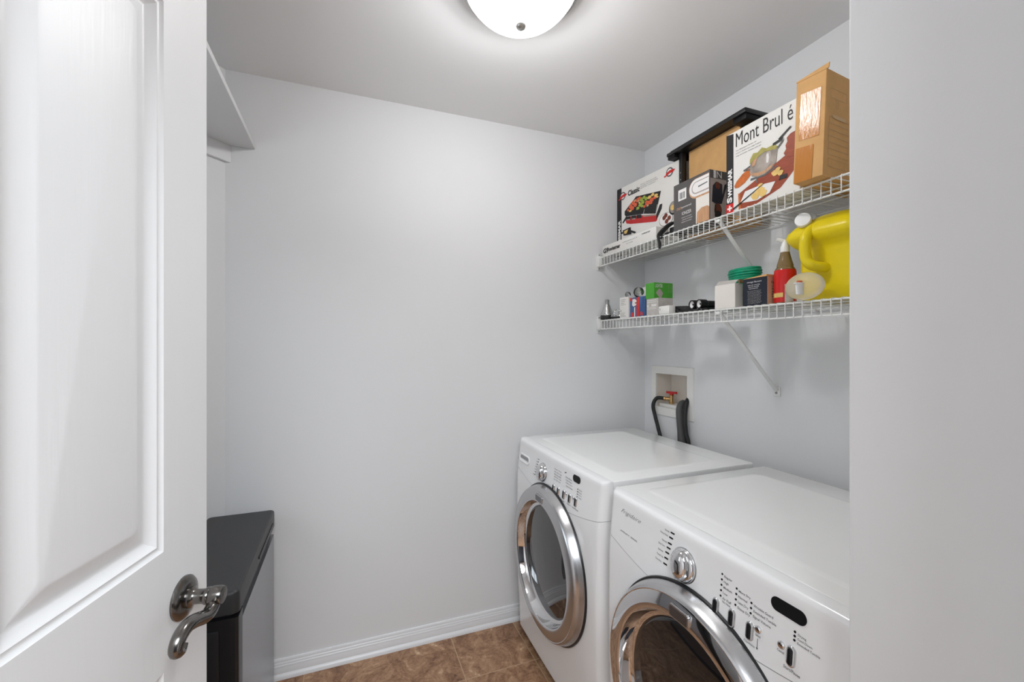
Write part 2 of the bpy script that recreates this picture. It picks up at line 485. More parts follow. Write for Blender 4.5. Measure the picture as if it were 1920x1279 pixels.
def panel_ring(s0, s1, z0, z1, ins, out):
    n = 6; r = max(0.0, (ins-0.030))*0.55 if ins > 0.03 else 0.0
    a0, a1, b0, b1 = s0+ins, s1-ins, z0+ins, z1-ins
    pts = rrect(a0, a1, b0, b1, max(r, 0.0004), n)
    return [dpt(a, b, out) for a, b in pts]
for (s0, s1, z0, z1) in panels:
    rings = [panel_ring(s0, s1, z0, z1, i, o) for i, o in
             ((0.0, 0.0), (0.003, -0.0035), (0.007, -0.0045), (0.011, -0.0030), (0.015, -0.0060), (0.022, -0.0125), (0.025, -0.0132), (0.030, -0.0125), (0.050, -0.0030), (0.054, -0.0022))]
    door.loft(rings, cap0=False, cap1=True)
# back and edges
q = [dpt(0, DZ0), dpt(DW, DZ0), dpt(DW, DZ1), dpt(0, DZ1)]
qb = [dpt(0, DZ0, -DT), dpt(DW, DZ0, -DT), dpt(DW, DZ1, -DT), dpt(0, DZ1, -DT)]
V0 = [door.bm.verts.new(p) for p in q]; V1 = [door.bm.verts.new(p) for p in qb]
door.face(V1)
for i in range(4): door.face([V0[i], V0[(i+1) % 4], V1[(i+1) % 4], V1[i]])
bmesh.ops.remove_doubles(door.bm, verts=door.bm.verts[:], dist=1e-5)
door_o = struct(door.build('door_1', base=tuple(E - dd*DW)))
# lever handle
def hp(s, z, out):
    return Vector(dpt(s, z, out))
HS, HZ = 0.068, 0.939
hmb = MB().m(M['pewter'])
hmb.lathe([(0.0, 0.0), (0.0345, 0.0), (0.0345, 0.003), (0.032, 0.006), (0.026, 0.0085), (0.020, 0.010), (0.0, 0.010)], hp(HS, HZ, 0), dn_, 40)
rose = hmb.build('door_handle', door_o)
hmb = MB().m(M['pewter'])
hmb.lathe([(0.0, 0.009), (0.0165, 0.009), (0.0165, 0.015), (0.0125, 0.018), (0.0115, 0.021), (0.0115, 0.033), (0.0135, 0.036), (0.0140, 0.040), (0.0130, 0.042), (0.0150, 0.045), (0.0150, 0.058), (0.0135, 0.062), (0.0, 0.063)], hp(HS, HZ, 0), dn_, 28)
hmb.build('handle_neck', rose)
hmb = MB().m(M['pewter'])
lp = smoothpath([hp(HS+0.003, HZ-0.004, 0.050), hp(HS+0.012, HZ-0.013, 0.051), hp(HS+0.030, HZ-0.016, 0.051), hp(HS+0.055, HZ-0.007, 0.050), hp(HS+0.078, HZ-0.002, 0.050), hp(HS+0.096, HZ-0.008, 0.050), hp(HS+0.103, HZ-0.021, 0.050), hp(HS+0.094, HZ-0.027, 0.050), hp(HS+0.087, HZ-0.020, 0.050)], 6)
nl = len(lp)
hmb.tube(lp, [0.0095 if i < 2 else 0.0100 + 0.002*math.sin(i/nl*PI) - 0.003*(i/nl) for i in range(nl)], 12)
hmb.build('lever', rose)

# ------------------------------------------------------------------ left shelf on its cleat
t = thing('wall_shelf', 'plain white board shelf high in the left corner above the black bin', 'shelf', (-0.6, 1.4, 2.142))
mb = MB().m(M['shelf'])
SE, ST0, ST1 = -0.345, 2.142, 2.160
g = 0.002
pl = [(SE, BY-g), (SE, 0.50), (LX+g, 0.50), (LX+g, AY-0.002), (CX-g*0.4-0.002, BY-g-0.002)]
mb.loft([[(x, y, ST0) for x, y in pl], [(x, y, ST1) for x, y in pl]])
mb.build('shelf_board', t)
mb = MB().m(M['trim'])
def wpt(s, d, z):
    p = P0 + dirw*s + nw*d; return (p.x, p.y, z)
mb.hexa([wpt(0.0005, 0.001, 2.077), wpt(0.70, 0.001, 2.077), wpt(0.70, 0.0148, 2.077), wpt(-0.0135, 0.0148, 2.077),
         wpt(0.0005, 0.001, 2.1415), wpt(0.70, 0.001, 2.1415), wpt(0.70, 0.0148, 2.1415), wpt(-0.0135, 0.0148, 2.1415)])
mb.build('cleat', t)

# ------------------------------------------------------------------ ceiling lamp
LC = (0.48, 1.175)
t = thing('ceiling_light', 'flush round ceiling lamp with lit white glass bowl and metal rim', 'ceiling light', (LC[0], LC[1], CH))
mb = MB().m(M['nickel'])
mb.lathe([(0.0, 0.0), (0.150, 0.0), (0.176, -0.004), (0.182, -0.012), (0.181, -0.022), (0.175, -0.026), (0.174, -0.032), (0.168, -0.036), (0.155, -0.036), (0.0, -0.034)], (LC[0], LC[1], CH), (0, 0, 1), 64)
mb.build('rim', t)
mb = MB().m(M['dome'])
prof = []
a_, h_ = 0.164, 0.094
RS = (a_*a_+h_*h_)/(2*h_)
for i in range(15):
    r_ = a_*(1-i/14)
    prof.append((r_, -0.0365 - (math.sqrt(RS*RS-r_*r_) - (RS-h_))))
mb.lathe(prof, (LC[0], LC[1], CH), (0, 0, 1), 64)
mb.build('glass_bowl', t)
bl = bpy.data.lights.new('lamp_bulb', 'POINT'); bl.energy = BULB_POWER; bl.shadow_soft_size = 0.04; bl.color = (0.985, 0.99, 1.0)
blo = bpy.data.objects.new('lamp_bulb', bl); COL.objects.link(blo); blo.parent = t; blo.location = (0, 0, -0.078)
mb = MB().m(M['nickel'])
mb.lathe([(0.0, -0.1285), (0.012, -0.129), (0.0155, -0.132), (0.016, -0.137), (0.013, -0.143), (0.007, -0.147), (0.0, -0.148)], (LC[0], LC[1], CH), (0, 0, 1), 24)
mb.build('finial', t)

# ------------------------------------------------------------------ rubbish bin
t = thing('trash_can', 'tall step bin with black lid and steel side against the back wall', 'trash can', (-0.385, 1.62, 0.0))
bx0, bx1, by0, by1 = -0.490, -0.266, 1.312, 1.915
def rr3(x0, x1, y0, y1, r, z, n=5):
    return [(a, b, z) for a, b in rrect(x0, x1, y0, y1, r, n)]
mb = MB().m(M['lid'])
mb.loft([rr3(bx0+0.006, bx1-0.006, by0+0.006, by1-0.006, 0.012, 0.650), rr3(bx0, bx1, by0, by1, 0.018, 0.652), rr3(bx0, bx1, by0, by1, 0.018, 0.700),
         rr3(bx0+0.002, bx1-0.002, by0+0.003, by1-0.002, 0.012, 0.706), rr3(bx0+0.006, bx1-0.006, by0+0.007, by1-0.006, 0.012, 0.710)])
lid = mb.build('lid', t, sharp=24)
mb = MB().m(M['black']).box(bx1-0.001, bx1+0.003, 1.58, 1.86, 0.668, 0.676, 0.001)
mb.build('lid_latch', lid)
mb = MB().m(M['black'])
mb.loft([rr3(bx0+0.012, bx1-0.010, by0+0.014, by1-0.014, 0.012, 0.600), rr3(bx0+0.012, bx1-0.016, by0+0.014, by1-0.014, 0.012, 0.651)])
mb.build('collar', t)
mb = MB().m(M['steel'])
mb.loft([rr3(bx0+0.008, bx1-0.003, by0+0.034, by1+0.004, 0.012, 0.020), rr3(bx0+0.004, bx1-0.003, by0+0.030, by1, 0.012, 0.613)])
mb.build('body', t)
mb = MB().m(M['binfront'])
mb.loft([rr3(bx0+0.003, bx1-0.002, by0+0.006, by0+0.060, 0.008, 0.020), rr3(bx0+0.003, bx1-0.002, by0+0.002, by0+0.058, 0.008, 0.641)])
fp = mb.build('front_panel', t)
mb = MB().m(M['binfront']).box(bx0+0.03, bx1-0.045, by0-0.002, by0+0.010, 0.10, 0.615, 0.003)
mb.build('front_inset', fp)
mb = MB().m(M['black'])
mb.loft([rr3(bx0+0.02, bx1, by0, by1+0.010, 0.014, 0.0), rr3(bx0+0.02, bx1, by0, by1+0.008, 0.014, 0.020)])
mb.build('base', t)
mb = MB().m(M['steel']).box(-0.45, -0.32, by0-0.035, by0+0.012, 0.014, 0.026, 0.004)
mb.build('pedal', t)

# ------------------------------------------------------------------ washing machine and dryer
def interp(z, tab):
    for (a, b), (c, d_) in zip(tab[:-1], tab[1:]):
        if z <= c:
            f = (z-a)/(c-a); f = f*f*(3-2*f)*0.5 + f*0.5
            return b + (d_-b)*f
    return tab[-1][1]
BULGE = [(0.0, 0.0), (0.10, 0.004), (0.30, 0.014), (0.52, 0.0185), (0.74, 0.0165), (0.92, 0.0)]
MH = 0.92
def machine(name, label, cat, cy, x0, rot, kind):
    hw = 0.3635; xb = 1.41; WR = 0.034
    t = thing(name, label, cat, (1.08, cy, 0.0))
    ylo, yhi = cy-hw, cy+hw
    def skew(y): return rot*(y-yhi)
    # plan path of the front, from the far side round to the near side
    rc = 0.028; path = []
    path.append((x0+WR, yhi, 0.0))
    for k in range(9):
        a = k*PI/2/8
        path.append((x0+rc-rc*math.sin(a), yhi-rc+rc*math.cos(a), math.sin(a)))
    NF = 40
    for k in range(1, NF):
        y = yhi-rc - (2*hw-2*rc)*k/NF
        path.append((x0 - 0.004*(1-((y-cy)/(hw-rc))**2), y, 1.0))
    for k in range(9):
        a = k*PI/2/8
        path.append((x0+rc-rc*math.cos(a), ylo+rc-rc*math.sin(a), math.cos(a)))
    path.append((x0+WR, ylo, 0.0))
    def fx(pt, z):
        return pt[0] - pt[2]*interp(z, BULGE) + skew(pt[1])
    def xf(y, z):
        return x0 - 0.004*(1-((y-cy)/(hw-rc))**2) - interp(z, BULGE) + skew(y)
    def seam(y): return 0.745 + 0.375*(y-cy)**2
    def sheet(nm, zlo, zhi, rows, extra, inner=0.012):
        mb = MB().m(M['enamel'])
        R = []
        lo = [(max(fx(p, zlo(p[1])), 0)+inner*p[2], p[1], zlo(p[1])) for p in path]
        R.append(lo)
        for j in range(rows+1):
            f = j/rows
            R.append([(fx(p, zlo(p[1])+(zhi(p[1])-zlo(p[1]))*f), p[1], zlo(p[1])+(zhi(p[1])-zlo(p[1]))*f) for p in path])
        for dz, dx in extra:
            R.append([(fx(p, MH)+dx*p[2], p[1], zhi(p[1])+dz) for p in path])
        mb.loft(R, closed=False)
        return mb.build(nm, t, sharp=40)
    sheet('front_panel', lambda y: 0.045, lambda y: seam(y)-0.0005, 26, [])
    cp = sheet('control_panel', lambda y: seam(y)+0.0005, lambda y: 0.908, 12, [(0.005, 0.0015), (0.009, 0.005), (0.0115, 0.010), (0.012, 0.034)])
    mb = MB().m(M['enamel'])
    mb.box(x0+WR+skew(cy), xb-0.004, ylo+0.0015, yhi-0.0015, 0.030, 0.893, 0.003)
    mb.build('cabinet', t)
    mb = MB().m(M['seam']).box(x0+0.02+skew(cy), x0+WR+0.004+skew(cy), ylo+0.012, yhi-0.012, 0.03, 0.895)
    mb.build('front_frame', t)
    # lid
    mb = MB().m(M['enamel_top'])
    xl = x0+WR+0.0008
    mb.hexa([(xl+skew(ylo), ylo, 0.892), (xb, ylo, 0.892), (xb, yhi, 0.892), (xl+skew(yhi), yhi, 0.892),
             (xl+skew(ylo), ylo, MH), (xb, ylo, MH), (xb, yhi, MH), (xl+skew(yhi), yhi, MH)], 0.004, 3)
    e = 0.055
    rings = []
    for ins, z in ((0.0, MH-0.001), (0.0, MH), (0.006, MH+0.0018), (0.02, MH+0.0020)):
        rings.append([(a, b_, z) for a, b_ in rrect(x0+0.085+ins, xb-0.10-ins, ylo+e+ins, yhi-e-ins, 0.03, 5)])
    mb.loft(rings)
    mb.build('top_panel', t, sharp=50)
    for yy in (ylo+0.05, yhi-0.05):
        for xx in (x0+0.07, xb-0.06):
            MB().m(M['black']).lathe([(0.022, 0.0), (0.022, 0.012), (0.012, 0.014), (0.012, 0.031)], (xx, yy, 0), (0, 0, 1), 16).build('foot', t)
    # door: lathe round an axis along -X
    zc = 0.510; xd = xf(cy, zc)
    ax = (-1, 0, rot)
    o = (xd, cy, zc)
    mb = MB().m(M['silver'])
    mb.lathe([(0.287, -0.006), (0.287, 0.004), (0.2855, 0.007), (0.2825, 0.018), (0.2775, 0.029), (0.2745, 0.0335), (0.271, 0.0360)], o, ax, 96, False, False)
    mb.m(M['chrome'] if kind == 'dryer' else M['silver'])
    mb.lathe([(0.271, 0.0360), (0.2685, 0.0352), (0.256, 0.0385), (0.243, 0.0405), (0.232, 0.0410), (0.229, 0.0400)], o, ax, 96, False, False)
    mb.m(M['chrome'])
    mb.lathe([(0.229, 0.0400), (0.2265, 0.0375), (0.2225, 0.022), (0.216, 0.010), (0.209, 0.0055), (0.205, 0.004)], o, ax, 96, False, False)
    door = mb.build('door', t, sharp=28)
    mb = MB().m(M['glass_dark'])
    mb.lathe([(0.206, 0.004), (0.203, 0.0065), (0.196, 0.0072), (0.160, 0.0095), (0.11, 0.0135), (0.055, 0.016), (0.0, 0.0168)], o, ax, 96, True, False)
    mb.build('door_glass', door)
    # black ring standing in for the shadow around the door
    mb = MB().m(M['black'])
    mb.lathe([(0.289, -0.012), (0.2925, -0.002), (0.2905, 0.0025), (0.284, 0.0025)], o, ax, 96, False, False)
    mb.build('door_shadow_gap', door)
    # badge plate on the ring
    mb = MB().m(M['silver'])
    zb = zc+0.2465
    mb.prism(rrect(-0.030, 0.030, -0.014, 0.014, 0.006), (xd-0.0365, cy-0.002, zb), UL, UZ, 0.006)
    pb = mb.build('door_badge', door)
    mb = MB().m(M['badge'])
    mb.prism(rrect(-0.0265, 0.0265, -0.0108, 0.0105, 0.004), (xd-0.0425, cy-0.002, zb), UL, UZ, 0.0004)
    mb.build('badge_inlay', pb)
    # finger grip on the glass side
    mb = MB().m(M['black_gloss'])
    mb.prism(ellipse(0, 0, 0.018, 0.050, 24), (xd-0.0135, cy-0.165, zc+0.06), UL, UZ, 0.003)
    mb.build('door_grip', door)

    def onp(y, z, lift=0.0): return (xf(y, z)-lift, y, z)
    def slope(z):
        dz = 0.02
        return Vector((xf(cy, z+dz)-xf(cy, z-dz), 0, 2*dz)).normalized()
    def label_text(nm, items):
        for body, y, z, wd, h in items:
            put_text(MB().m(M['inkgrey']), body, onp(y, z), UL, (0, 0, 1), wd, h, 0.0, (-0.012 if nm == 'brand_lettering' else 0.004), lambda p: Vector((xf(p.y, p.z)-0.0006, p.y, p.z)), 0.55 if nm == 'brand_lettering' else 0.0).build(nm, cp)
    def dots(nm, pts, r=0.0027):
        for y, z in pts:
            MB().m(M['black_gloss']).prism(ellipse(0, 0, r, r, 14), onp(y, z), UL, slope(z), 0.0009).build(nm, cp)
    def oval_button(y, z, w_=0.0085, h_=0.0185):
        mb = MB().m(M['chrome'])
        u = Vector(UL); v = slope(z); n = u.cross(v); oo = Vector(onp(y, z))
        rings = []
        for ins, hh in ((0.0, -0.001), (0.0, 0.002), (0.0012, 0.0038), (0.003, 0.0045)):
            rings.append([oo + u*a + v*b_ + n*hh for a, b_ in rrect(-w_+ins, w_-ins, -h_+ins, h_-ins, w_-ins-0.0002, 6)])
        mb.loft(rings)
        bt = mb.build('button', cp)
        mb = MB().m(M['button'])
        rings = []
        for ins, hh in ((0.0035, 0.0044), (0.0045, 0.0062), (0.006, 0.0066)):
            rings.append([oo + u*a + v*b_ + n*hh for a, b_ in rrect(-w_+ins, w_-ins, -h_+ins, h_-ins, w_-ins-0.0002, 6)])
        mb.loft(rings)
        mb.build('button_face', bt)
    def small_button(y, z):
        mb = MB().m(M['chrome'])
        mb.lathe([(0.0068, -0.001), (0.0068, 0.0025), (0.005, 0.0042), (0.0, 0.0048)], onp(y, z), (-1, 0, 0), 20)
        mb.build('small_button', cp)
    def knob(y, z, R):
        oo = onp(y, z)
        a = Vector(UL).cross(slope(z))
        mb = MB().m(M['chrome'])
        mb.lathe([(R, -0.002), (R, 0.004), (R*0.98, 0.007), (R*0.92, 0.010), (R*0.82, 0.0125), (R*0.6, 0.0135), (0, 0.0135)], oo, a, 48)
        kb = mb.build('knob', cp, sharp=50)
        mb = MB().m(M['chrome'])
        u = Vector(UL); v = slope(z); oo = Vector(oo)
        rings = []
        for f, hh in ((1.05, 0.010), (1.0, 0.015), (0.92, 0.0195), (0.78, 0.0230), (0.58, 0.0255), (0.35, 0.0268), (0.12, 0.0272)):
            rings.append([oo + u*a_ + v*b_ + a*hh for a_, b_ in ellipse(0, 0, R*0.66*f, R*0.90*f, 40)])
        mb.loft(rings)
        mb.build('knob_grip', kb, sharp=60)
        mb = MB().m(M['silver'])
        mb.lathe([(R*1.05, -0.002), (R*1.05, 0.0015), (R*1.0, 0.002)], oo, a, 48, True, False)
        mb.build('knob_skirt', kb)
    def display(y, z, w_, h_):
        mb = MB().m(M['black_gloss'])
        mb.prism(rrect(-w_, w_, -h_, h_, h_*0.98, 8), onp(y, z), UL, slope(z), 0.001)
        mb.build('display', cp)
    if kind == 'dryer':
        knob(0.797, 0.840, 0.0375)
        display(0.5435, 0.879, 0.0335, 0.0125)
        for y, z in ((0.698, 0.801), (0.657, 0.800), (0.615, 0.800), (0.532, 0.806)): oval_button(y, z)
        small_button(0.598, 0.813); small_button(0.551, 0.814)
        label_text('brand_lettering', [('Frigidaire', 1.056, 0.867, 0.092, 0.015)])
        label_text('panel_lettering', [('AFFINITY  SERIES', 1.052, 0.818, 0.080, 0.004)])
        cyc = [('Sturdy', 0.868, 0.897), ('Heavy Duty', 0.885, 0.886), ('Normal', 0.877, 0.869), ('Easy Care', 0.888, 0.857), ('Delicate', 0.888, 0.842), ('Touch Up', 0.891, 0.829), ('Time Dry', 0.895, 0.816)]
        label_text('cycle_lettering', [(b_, y, z-0.004, None, 0.0048) for b_, y, z in cyc])
        dash = [(0.841, 0.896), (0.845, 0.883), (0.848, 0.868), (0.851, 0.856), (0.854, 0.843), (0.856, 0.829), (0.858, 0.814)]
        for y, z in dash:
            MB().m(M['black_gloss']).prism(rrect(-0.0065, 0.0065, -0.0018, 0.0018, 0.001), onp(y, z), UL, slope(z), 0.0008).build('cycle_light', cp)
        d1 = [(0.6885, 0.873-0.0112*i) for i in range(5)]
        d2 = [(0.6515, 0.862-0.0108*i) for i in range(4)]
        d3 = [(0.6165, 0.8525-0.0098*i) for i in range(3)]
        d4 = [(0.5290, 0.8505-0.0072*i) for i in range(3)]
        dots('indicator_light', d1+d2+d3+d4, 0.0021)
        it = []
        for (y, z), b_ in zip(d1, ('Regular', 'High', 'Medium', 'Low', 'Air Fluff')): it.append((b_, y-0.005, z-0.0042, None, 0.0055))
        it.append(('No Heat', 0.6835, d1[-1][1]-0.0105, None, 0.0048))
        for (y, z), b_ in zip(d2, ('More Dry', 'Normal', 'Less Dry', 'Damp Dry')): it.append((b_, y-0.005, z-0.0042, None, 0.0055))
        for (y, z), b_ in zip(d3, ('Wrinkle Guard', 'Extended Tumble', 'Signal Volume')): it.append((b_, y-0.005, z-0.0042, None, 0.0055))
        for (y, z), b_ in zip(d4, ('Drying', 'Cool Down', 'Extended Tumble')): it.append((b_, y-0.005, z-0.0035, None, 0.0045))
        it += [('Temperature', 0.713, 0.7755, 0.030, 0.005), ('Dryness', 0.667, 0.7745, 0.020, 0.005), ('Options', 0.627, 0.7735, 0.024, 0.0055), ('Select', 0.603, 0.7995, 0.011, 0.0042), ('Cancel', 0.5585, 0.8005, 0.013, 0.0042), ('Start/Pause', 0.545, 0.7795, 0.030, 0.0055)]
        label_text('button_lettering', it)
        mb = MB().m(M['inkgrey'])
        mb.prism(rrect(-0.0004, 0.0004, -0.009, 0.009, 0.0002, 1), onp(0.598, 0.787), UL, slope(0.787), 0.0006)
        mb.prism([(-0.002, 0.001), (0.002, 0.001), (0, -0.003)], onp(0.598, 0.778), UL, slope(0.778), 0.0006)
        mb.build('select_arrow', cp)
    else:
        knob(1.598, 0.835, 0.0365)
        display(1.331, 0.884, 0.026, 0.0125)
        for y, z in ((1.491, 0.803), (1.452, 0.803), (1.409, 0.806), (1.366, 0.806), (1.323, 0.807)): oval_button(y, z, 0.0075, 0.0175)
        small_button(1.391, 0.815); small_button(1.341, 0.817)
        # detergent drawer pull
        mb = MB().m(M['enamel'])
        u = Vector(UL); v = slope(0.84); n = u.cross(v); oo = Vector(onp(1.797, 0.840))
        rings = []
        for ins, hh in ((-0.004, -0.002), (-0.003, 0.003), (0.0, 0.005), (0.003, 0.0035), (0.006, 0.0005)):
            rings.append([oo + u*a + v*b_ + n*hh for a, b_ in rrect(-0.054+ins, 0.054-ins, -0.016+ins, 0.016-ins, 0.0155-ins*0.9, 6)])
        mb.loft(rings)
        dr = mb.build('detergent_drawer_pull', cp, sharp=60)
        mb = MB().m(M['seam'])
        mb.prism(rrect(-0.0485, 0.0485, -0.0035, 0.0105, 0.0065, 6), oo + n*0.0006, UL, v, 0.0006)
        mb.build('pull_recess', dr)
        mb = MB().m(M['seam']).prism(rrect(-0.0015, 0.0015, -0.006, 0.006, 0.001, 3), onp(1.872, 0.828), UL, slope(0.828), 0.0005)
        mb.build('side_mark', cp)
        it = []
        for i, b_ in enumerate(('Heavy', 'Normal', 'Casual', 'Delicate', 'Hand', 'Quick', 'Rinse')):
            it.append((b_, 1.664+0.004*i, 0.872-0.0115*i, 0.015, 0.0048))
        for i, b_ in enumerate(('Sanitize  Heavy', 'Hot  Warm  Cold', 'Warm Rinse  Max', 'Cold Rinse  High', 'Tap Cold  Low')):
            it.append((b_, 1.500-0.002*(i % 2), 0.874-0.0098*i, 0.058, 0.0052))
        for i, b_ in enumerate(('Extra Rinse', 'Fresh Water', 'Delay Start', 'Stain Clean')):
            it.append((b_, 1.408-0.003*i, 0.868-0.0098*i, 0.046, 0.0052))
        for i, b_ in enumerate(('Wash', 'Rinse', 'Spin', 'Locked')):
            it.append((b_, 1.312, 0.851-0.0085*i, 0.022, 0.0042))
        it += [('Temp', 1.507, 0.778, 0.03, 0.005), ('Spin', 1.468, 0.778, 0.026, 0.005), ('Soil', 1.428, 0.779, 0.026, 0.005), ('Options', 1.383, 0.780, 0.03, 0.005), ('Start/Pause', 1.345, 0.781, 0.042, 0.005)]
        label_text('panel_lettering', it)
        dots('indicator_light', [(1.647+0.004*i, 0.875-0.0115*i) for i in range(7)] + [(1.318, 0.853-0.0085*i) for i in range(4)] + [(1.415, 0.884), (1.408, 0.886)], 0.0022)
    return t
machine('washing_machine', 'white front-loading washer in the back corner, with detergent drawer and silver door ring', 'washing machine', 1.5295, 0.762, 0.0, 'washer')
machine('dryer', 'white front-loading dryer nearest the camera, with lettered control panel and dark chrome door', 'dryer', 0.7590, 0.754, 0.008, 'dryer')

# ------------------------------------------------------------------ washer outlet box with valve and hoses
t = thing('outlet_box', 'white recessed laundry outlet box set in the right wall above the washer', 'outlet box', (RX, 1.76, OZ0))
mb = MB().m(M['boxplastic'])
fy0, fy1, fz0, fz1 = 1.607, 1.911, 0.986, 1.247
XF = RX-0.0055
def ringbox(mb, x, ya, yb, za, zb): return [(x, ya, za), (x, yb, za), (x, yb, zb), (x, ya, zb)]
rings = [ringbox(mb, RX-0.0005, fy0, fy1, fz0, fz1), ringbox(mb, XF, fy0+0.002, fy1-0.002, fz0+0.002, fz1-0.002),
         ringbox(mb, XF, OY0+0.004, OY1-0.004, OZ0+0.03, OZ1-0.004), ringbox(mb, RX+0.004, OY0+0.004, OY1-0.004, OZ0+0.03, OZ1-0.004)]
mb.loft(rings, cap0=False, cap1=False)
ff = mb.build('face_frame', t)
mb = MB().m(M['boxinner'])
a = ringbox(mb, RX+0.001, OY0+0.003, OY1-0.003, OZ0+0.002, OZ1-0.003)
b_ = ringbox(mb, RX+0.092, OY0+0.012, OY1-0.012, OZ0+0.002, OZ1-0.012)
mb.loft([a, b_], cap0=False, cap1=True)
mb.build('recess', t)
mb = MB().m(M['boxplastic']).box(RX+0.012, RX+0.09, 1.66, 1.87, OZ0+0.003, OZ0+0.046, 0.004)
mb.build('valve_ledge', t)
vx, vy, vz = RX+0.045, 1.812, OZ0+0.046
mb = MB().m(M['brass'])
mb.lathe([(0.013, 0.0), (0.014, 0.008), (0.011, 0.012), (0.011, 0.045), (0.008, 0.048), (0.008, 0.056)], (vx, vy, vz), (0, 0, 1), 20)
mb.lathe([(0.007, 0.0), (0.0095, 0.006), (0.0095, 0.030), (0.011, 0.032), (0.011, 0.040)], (vx, vy, vz+0.026), (-0.7, 0.714, 0), 18)
valve = mb.build('brass_valve', t)
mb = MB().m(M['redhandle'])
mb.prism(rrect(-0.030, 0.030, -0.007, 0.007, 0.006), (vx, vy, vz+0.054), (0.35, -0.93, 0), (0.93, 0.35, 0), 0.011)
mb.lathe([(0.011, 0.048), (0.011, 0.060)], (vx, vy, vz), (0, 0, 1), 16)
mb.build('valve_handle', valve)
# hoses
mb = MB().m(M['rubber'])
mb.tube(smoothpath([(vx-0.026, vy+0.027, vz+0.027), (RX-0.005, 1.868, 1.072), (RX-0.024, 1.875, 1.035), (RX-0.022, 1.862, 0.98), (RX-0.024, 1.835, 0.92), (RX-0.03, 1.805, 0.84), (RX-0.06, 1.79, 0.70)], 8), 0.0095, 12)
tag(mb.build('water_hose', base=(RX-0.022, 1.862, 0.98)), 'thin black hose looping out of the outlet box valve', 'hose')
mb = MB().m(M['greyhose'])
mb.tube(smoothpath([(RX+0.034, 1.685, 1.048), (RX+0.006, 1.686, 1.068), (RX-0.020, 1.682, 1.046), (RX-0.030, 1.672, 1.00), (RX-0.032, 1.660, 0.92), (RX-0.036, 1.650, 0.86), (RX-0.05, 1.64, 0.70)], 8), [0.0165]*6 + [0.019]*3, 14)
tag(mb.build('drain_hose', base=(RX-0.030, 1.672, 1.0)), 'thick grey drain hose dropping from the outlet box behind the washer', 'hose')
mb = MB().m(M['rubber'])
mb.tube(smoothpath([(RX+0.05, 1.655, 1.095), (RX+0.008, 1.650, 1.095), (RX-0.020, 1.640, 1.062), (RX-0.034, 1.632, 1.00), (RX-0.036, 1.622, 0.93), (RX-0.036, 1.606, 0.87), (RX-0.05, 1.590, 0.70)], 8), 0.0105, 12)
tag(mb.build('water_hose', base=(RX-0.034, 1.632, 1.0)), 'black hose hanging just right of the thick grey drain hose', 'hose')

# ------------------------------------------------------------------ wire shelves
SX0, SX1 = 1.251, 1.549
def wire_shelf(zr, label):
    y0, y1 = 0.408, 1.946
    t = thing('wire_shelf', label, 'wire shelf', (1.40, 1.18, zr))
    mb = MB().m(M['wire'])
    y = 0.762 - 0.0266*13
    while y < 1.94:
        mb.tube([(SX1, y, zr+0.0042), (1.45, y, zr+0.0042), (SX0+0.004, y, zr+0.0042), (SX0-0.0028, y, zr+0.0030), (SX0-0.0042, y, zr-0.002), (SX0-0.0042, y, zr-0.044)], 0.0016, 6)
        y += 0.0266
    for x in (1.34, 1.43):
        mb.tube([(x, y0, zr), (x, y1, zr)], 0.0026, 8)
    mb.build('wire_deck', t)
    for nm, x, z, r in (('front_rail', SX0, zr, 0.0030), ('lip_rail', SX0, zr-0.0435, 0.0030), ('back_rail', SX1-0.004, zr, 0.0030)):
        MB().m(M['wire']).tube([(x, y0, z), (x, y1, z)], r, 10).build(nm, t)
    # diagonal brace down to the wall
    mb = MB().m(M['wire'])
    yb = 1.178
    p0 = Vector((SX0+0.010, yb, zr-0.012)); p1 = Vector((RX-0.004, yb+0.004, zr-0.300))
    d = (p1-p0).normalized(); n = Vector((d.z, 0, -d.x))
    for w_, off in ((0.0085, 0.0),):
        r0 = [p0 + Vector((0, a, 0)) + n*b_ for a, b_ in ((-w_, 0), (w_, 0), (w_, 0.004), (-w_, 0.004))]
        r1 = [p1 + Vector((0, a, 0)) + n*b_ for a, b_ in ((-w_, 0), (w_, 0), (w_, 0.004), (-w_, 0.004))]
        mb.loft([r0, r1])
    mb.box(RX-0.005, RX-0.0005, yb-0.011, yb+0.018, zr-0.325, zr-0.288, 0.001)
    mb.box(SX0-0.004, SX0+0.016, yb-0.010, yb+0.010, zr-0.016, zr-0.006, 0.001)
    br = mb.build('support_brace', t)
    mb = MB().m(M['screw'])
    mb.lathe([(0.0045, 0.0), (0.0045, 0.0015), (0.0, 0.002)], (RX-0.005, yb+0.004, zr-0.312), (-1, 0, 0), 14)
    mb.build('brace_screw', br)
    # end bracket on the back wall
    mb = MB().m(M['wire'])
    mb.box(SX0-0.012, SX0+0.018, BY-0.028, BY-0.0005, zr-0.046, zr+0.010, 0.003)
    mb.box(SX0-0.008, SX0+0.010, BY-0.008, BY-0.0005, zr-0.062, zr+0.026, 0.002)
    eb = mb.build('end_bracket', t)
    mb = MB().m(M['screw'])
    for z in (zr+0.018, zr-0.055): mb.lathe([(0.003, 0.0), (0.003, 0.001), (0, 0.0015)], (SX0+0.002, BY-0.008, z), (0, -1, 0), 12)
    mb.build('bracket_screws', eb)
    for yy in (1.66, 1.38, 1.03, 0.70):
        mb = MB().m(M['wire'])
        mb.box(SX1-0.010, RX-0.0005, yy-0.006, yy+0.006, zr-0.010, zr+0.002, 0.002)
        mb.build('wall_clip', t)
    return t
ZU, ZL = 1.8175, 1.4845
wire_shelf(ZU, 'upper white wire shelf on the right wall, carrying the large printed boxes')
wire_shelf(ZL, 'lower white wire shelf on the right wall, carrying the yellow jug')
U = ZU + 0.0060; L = ZL + 0.0060

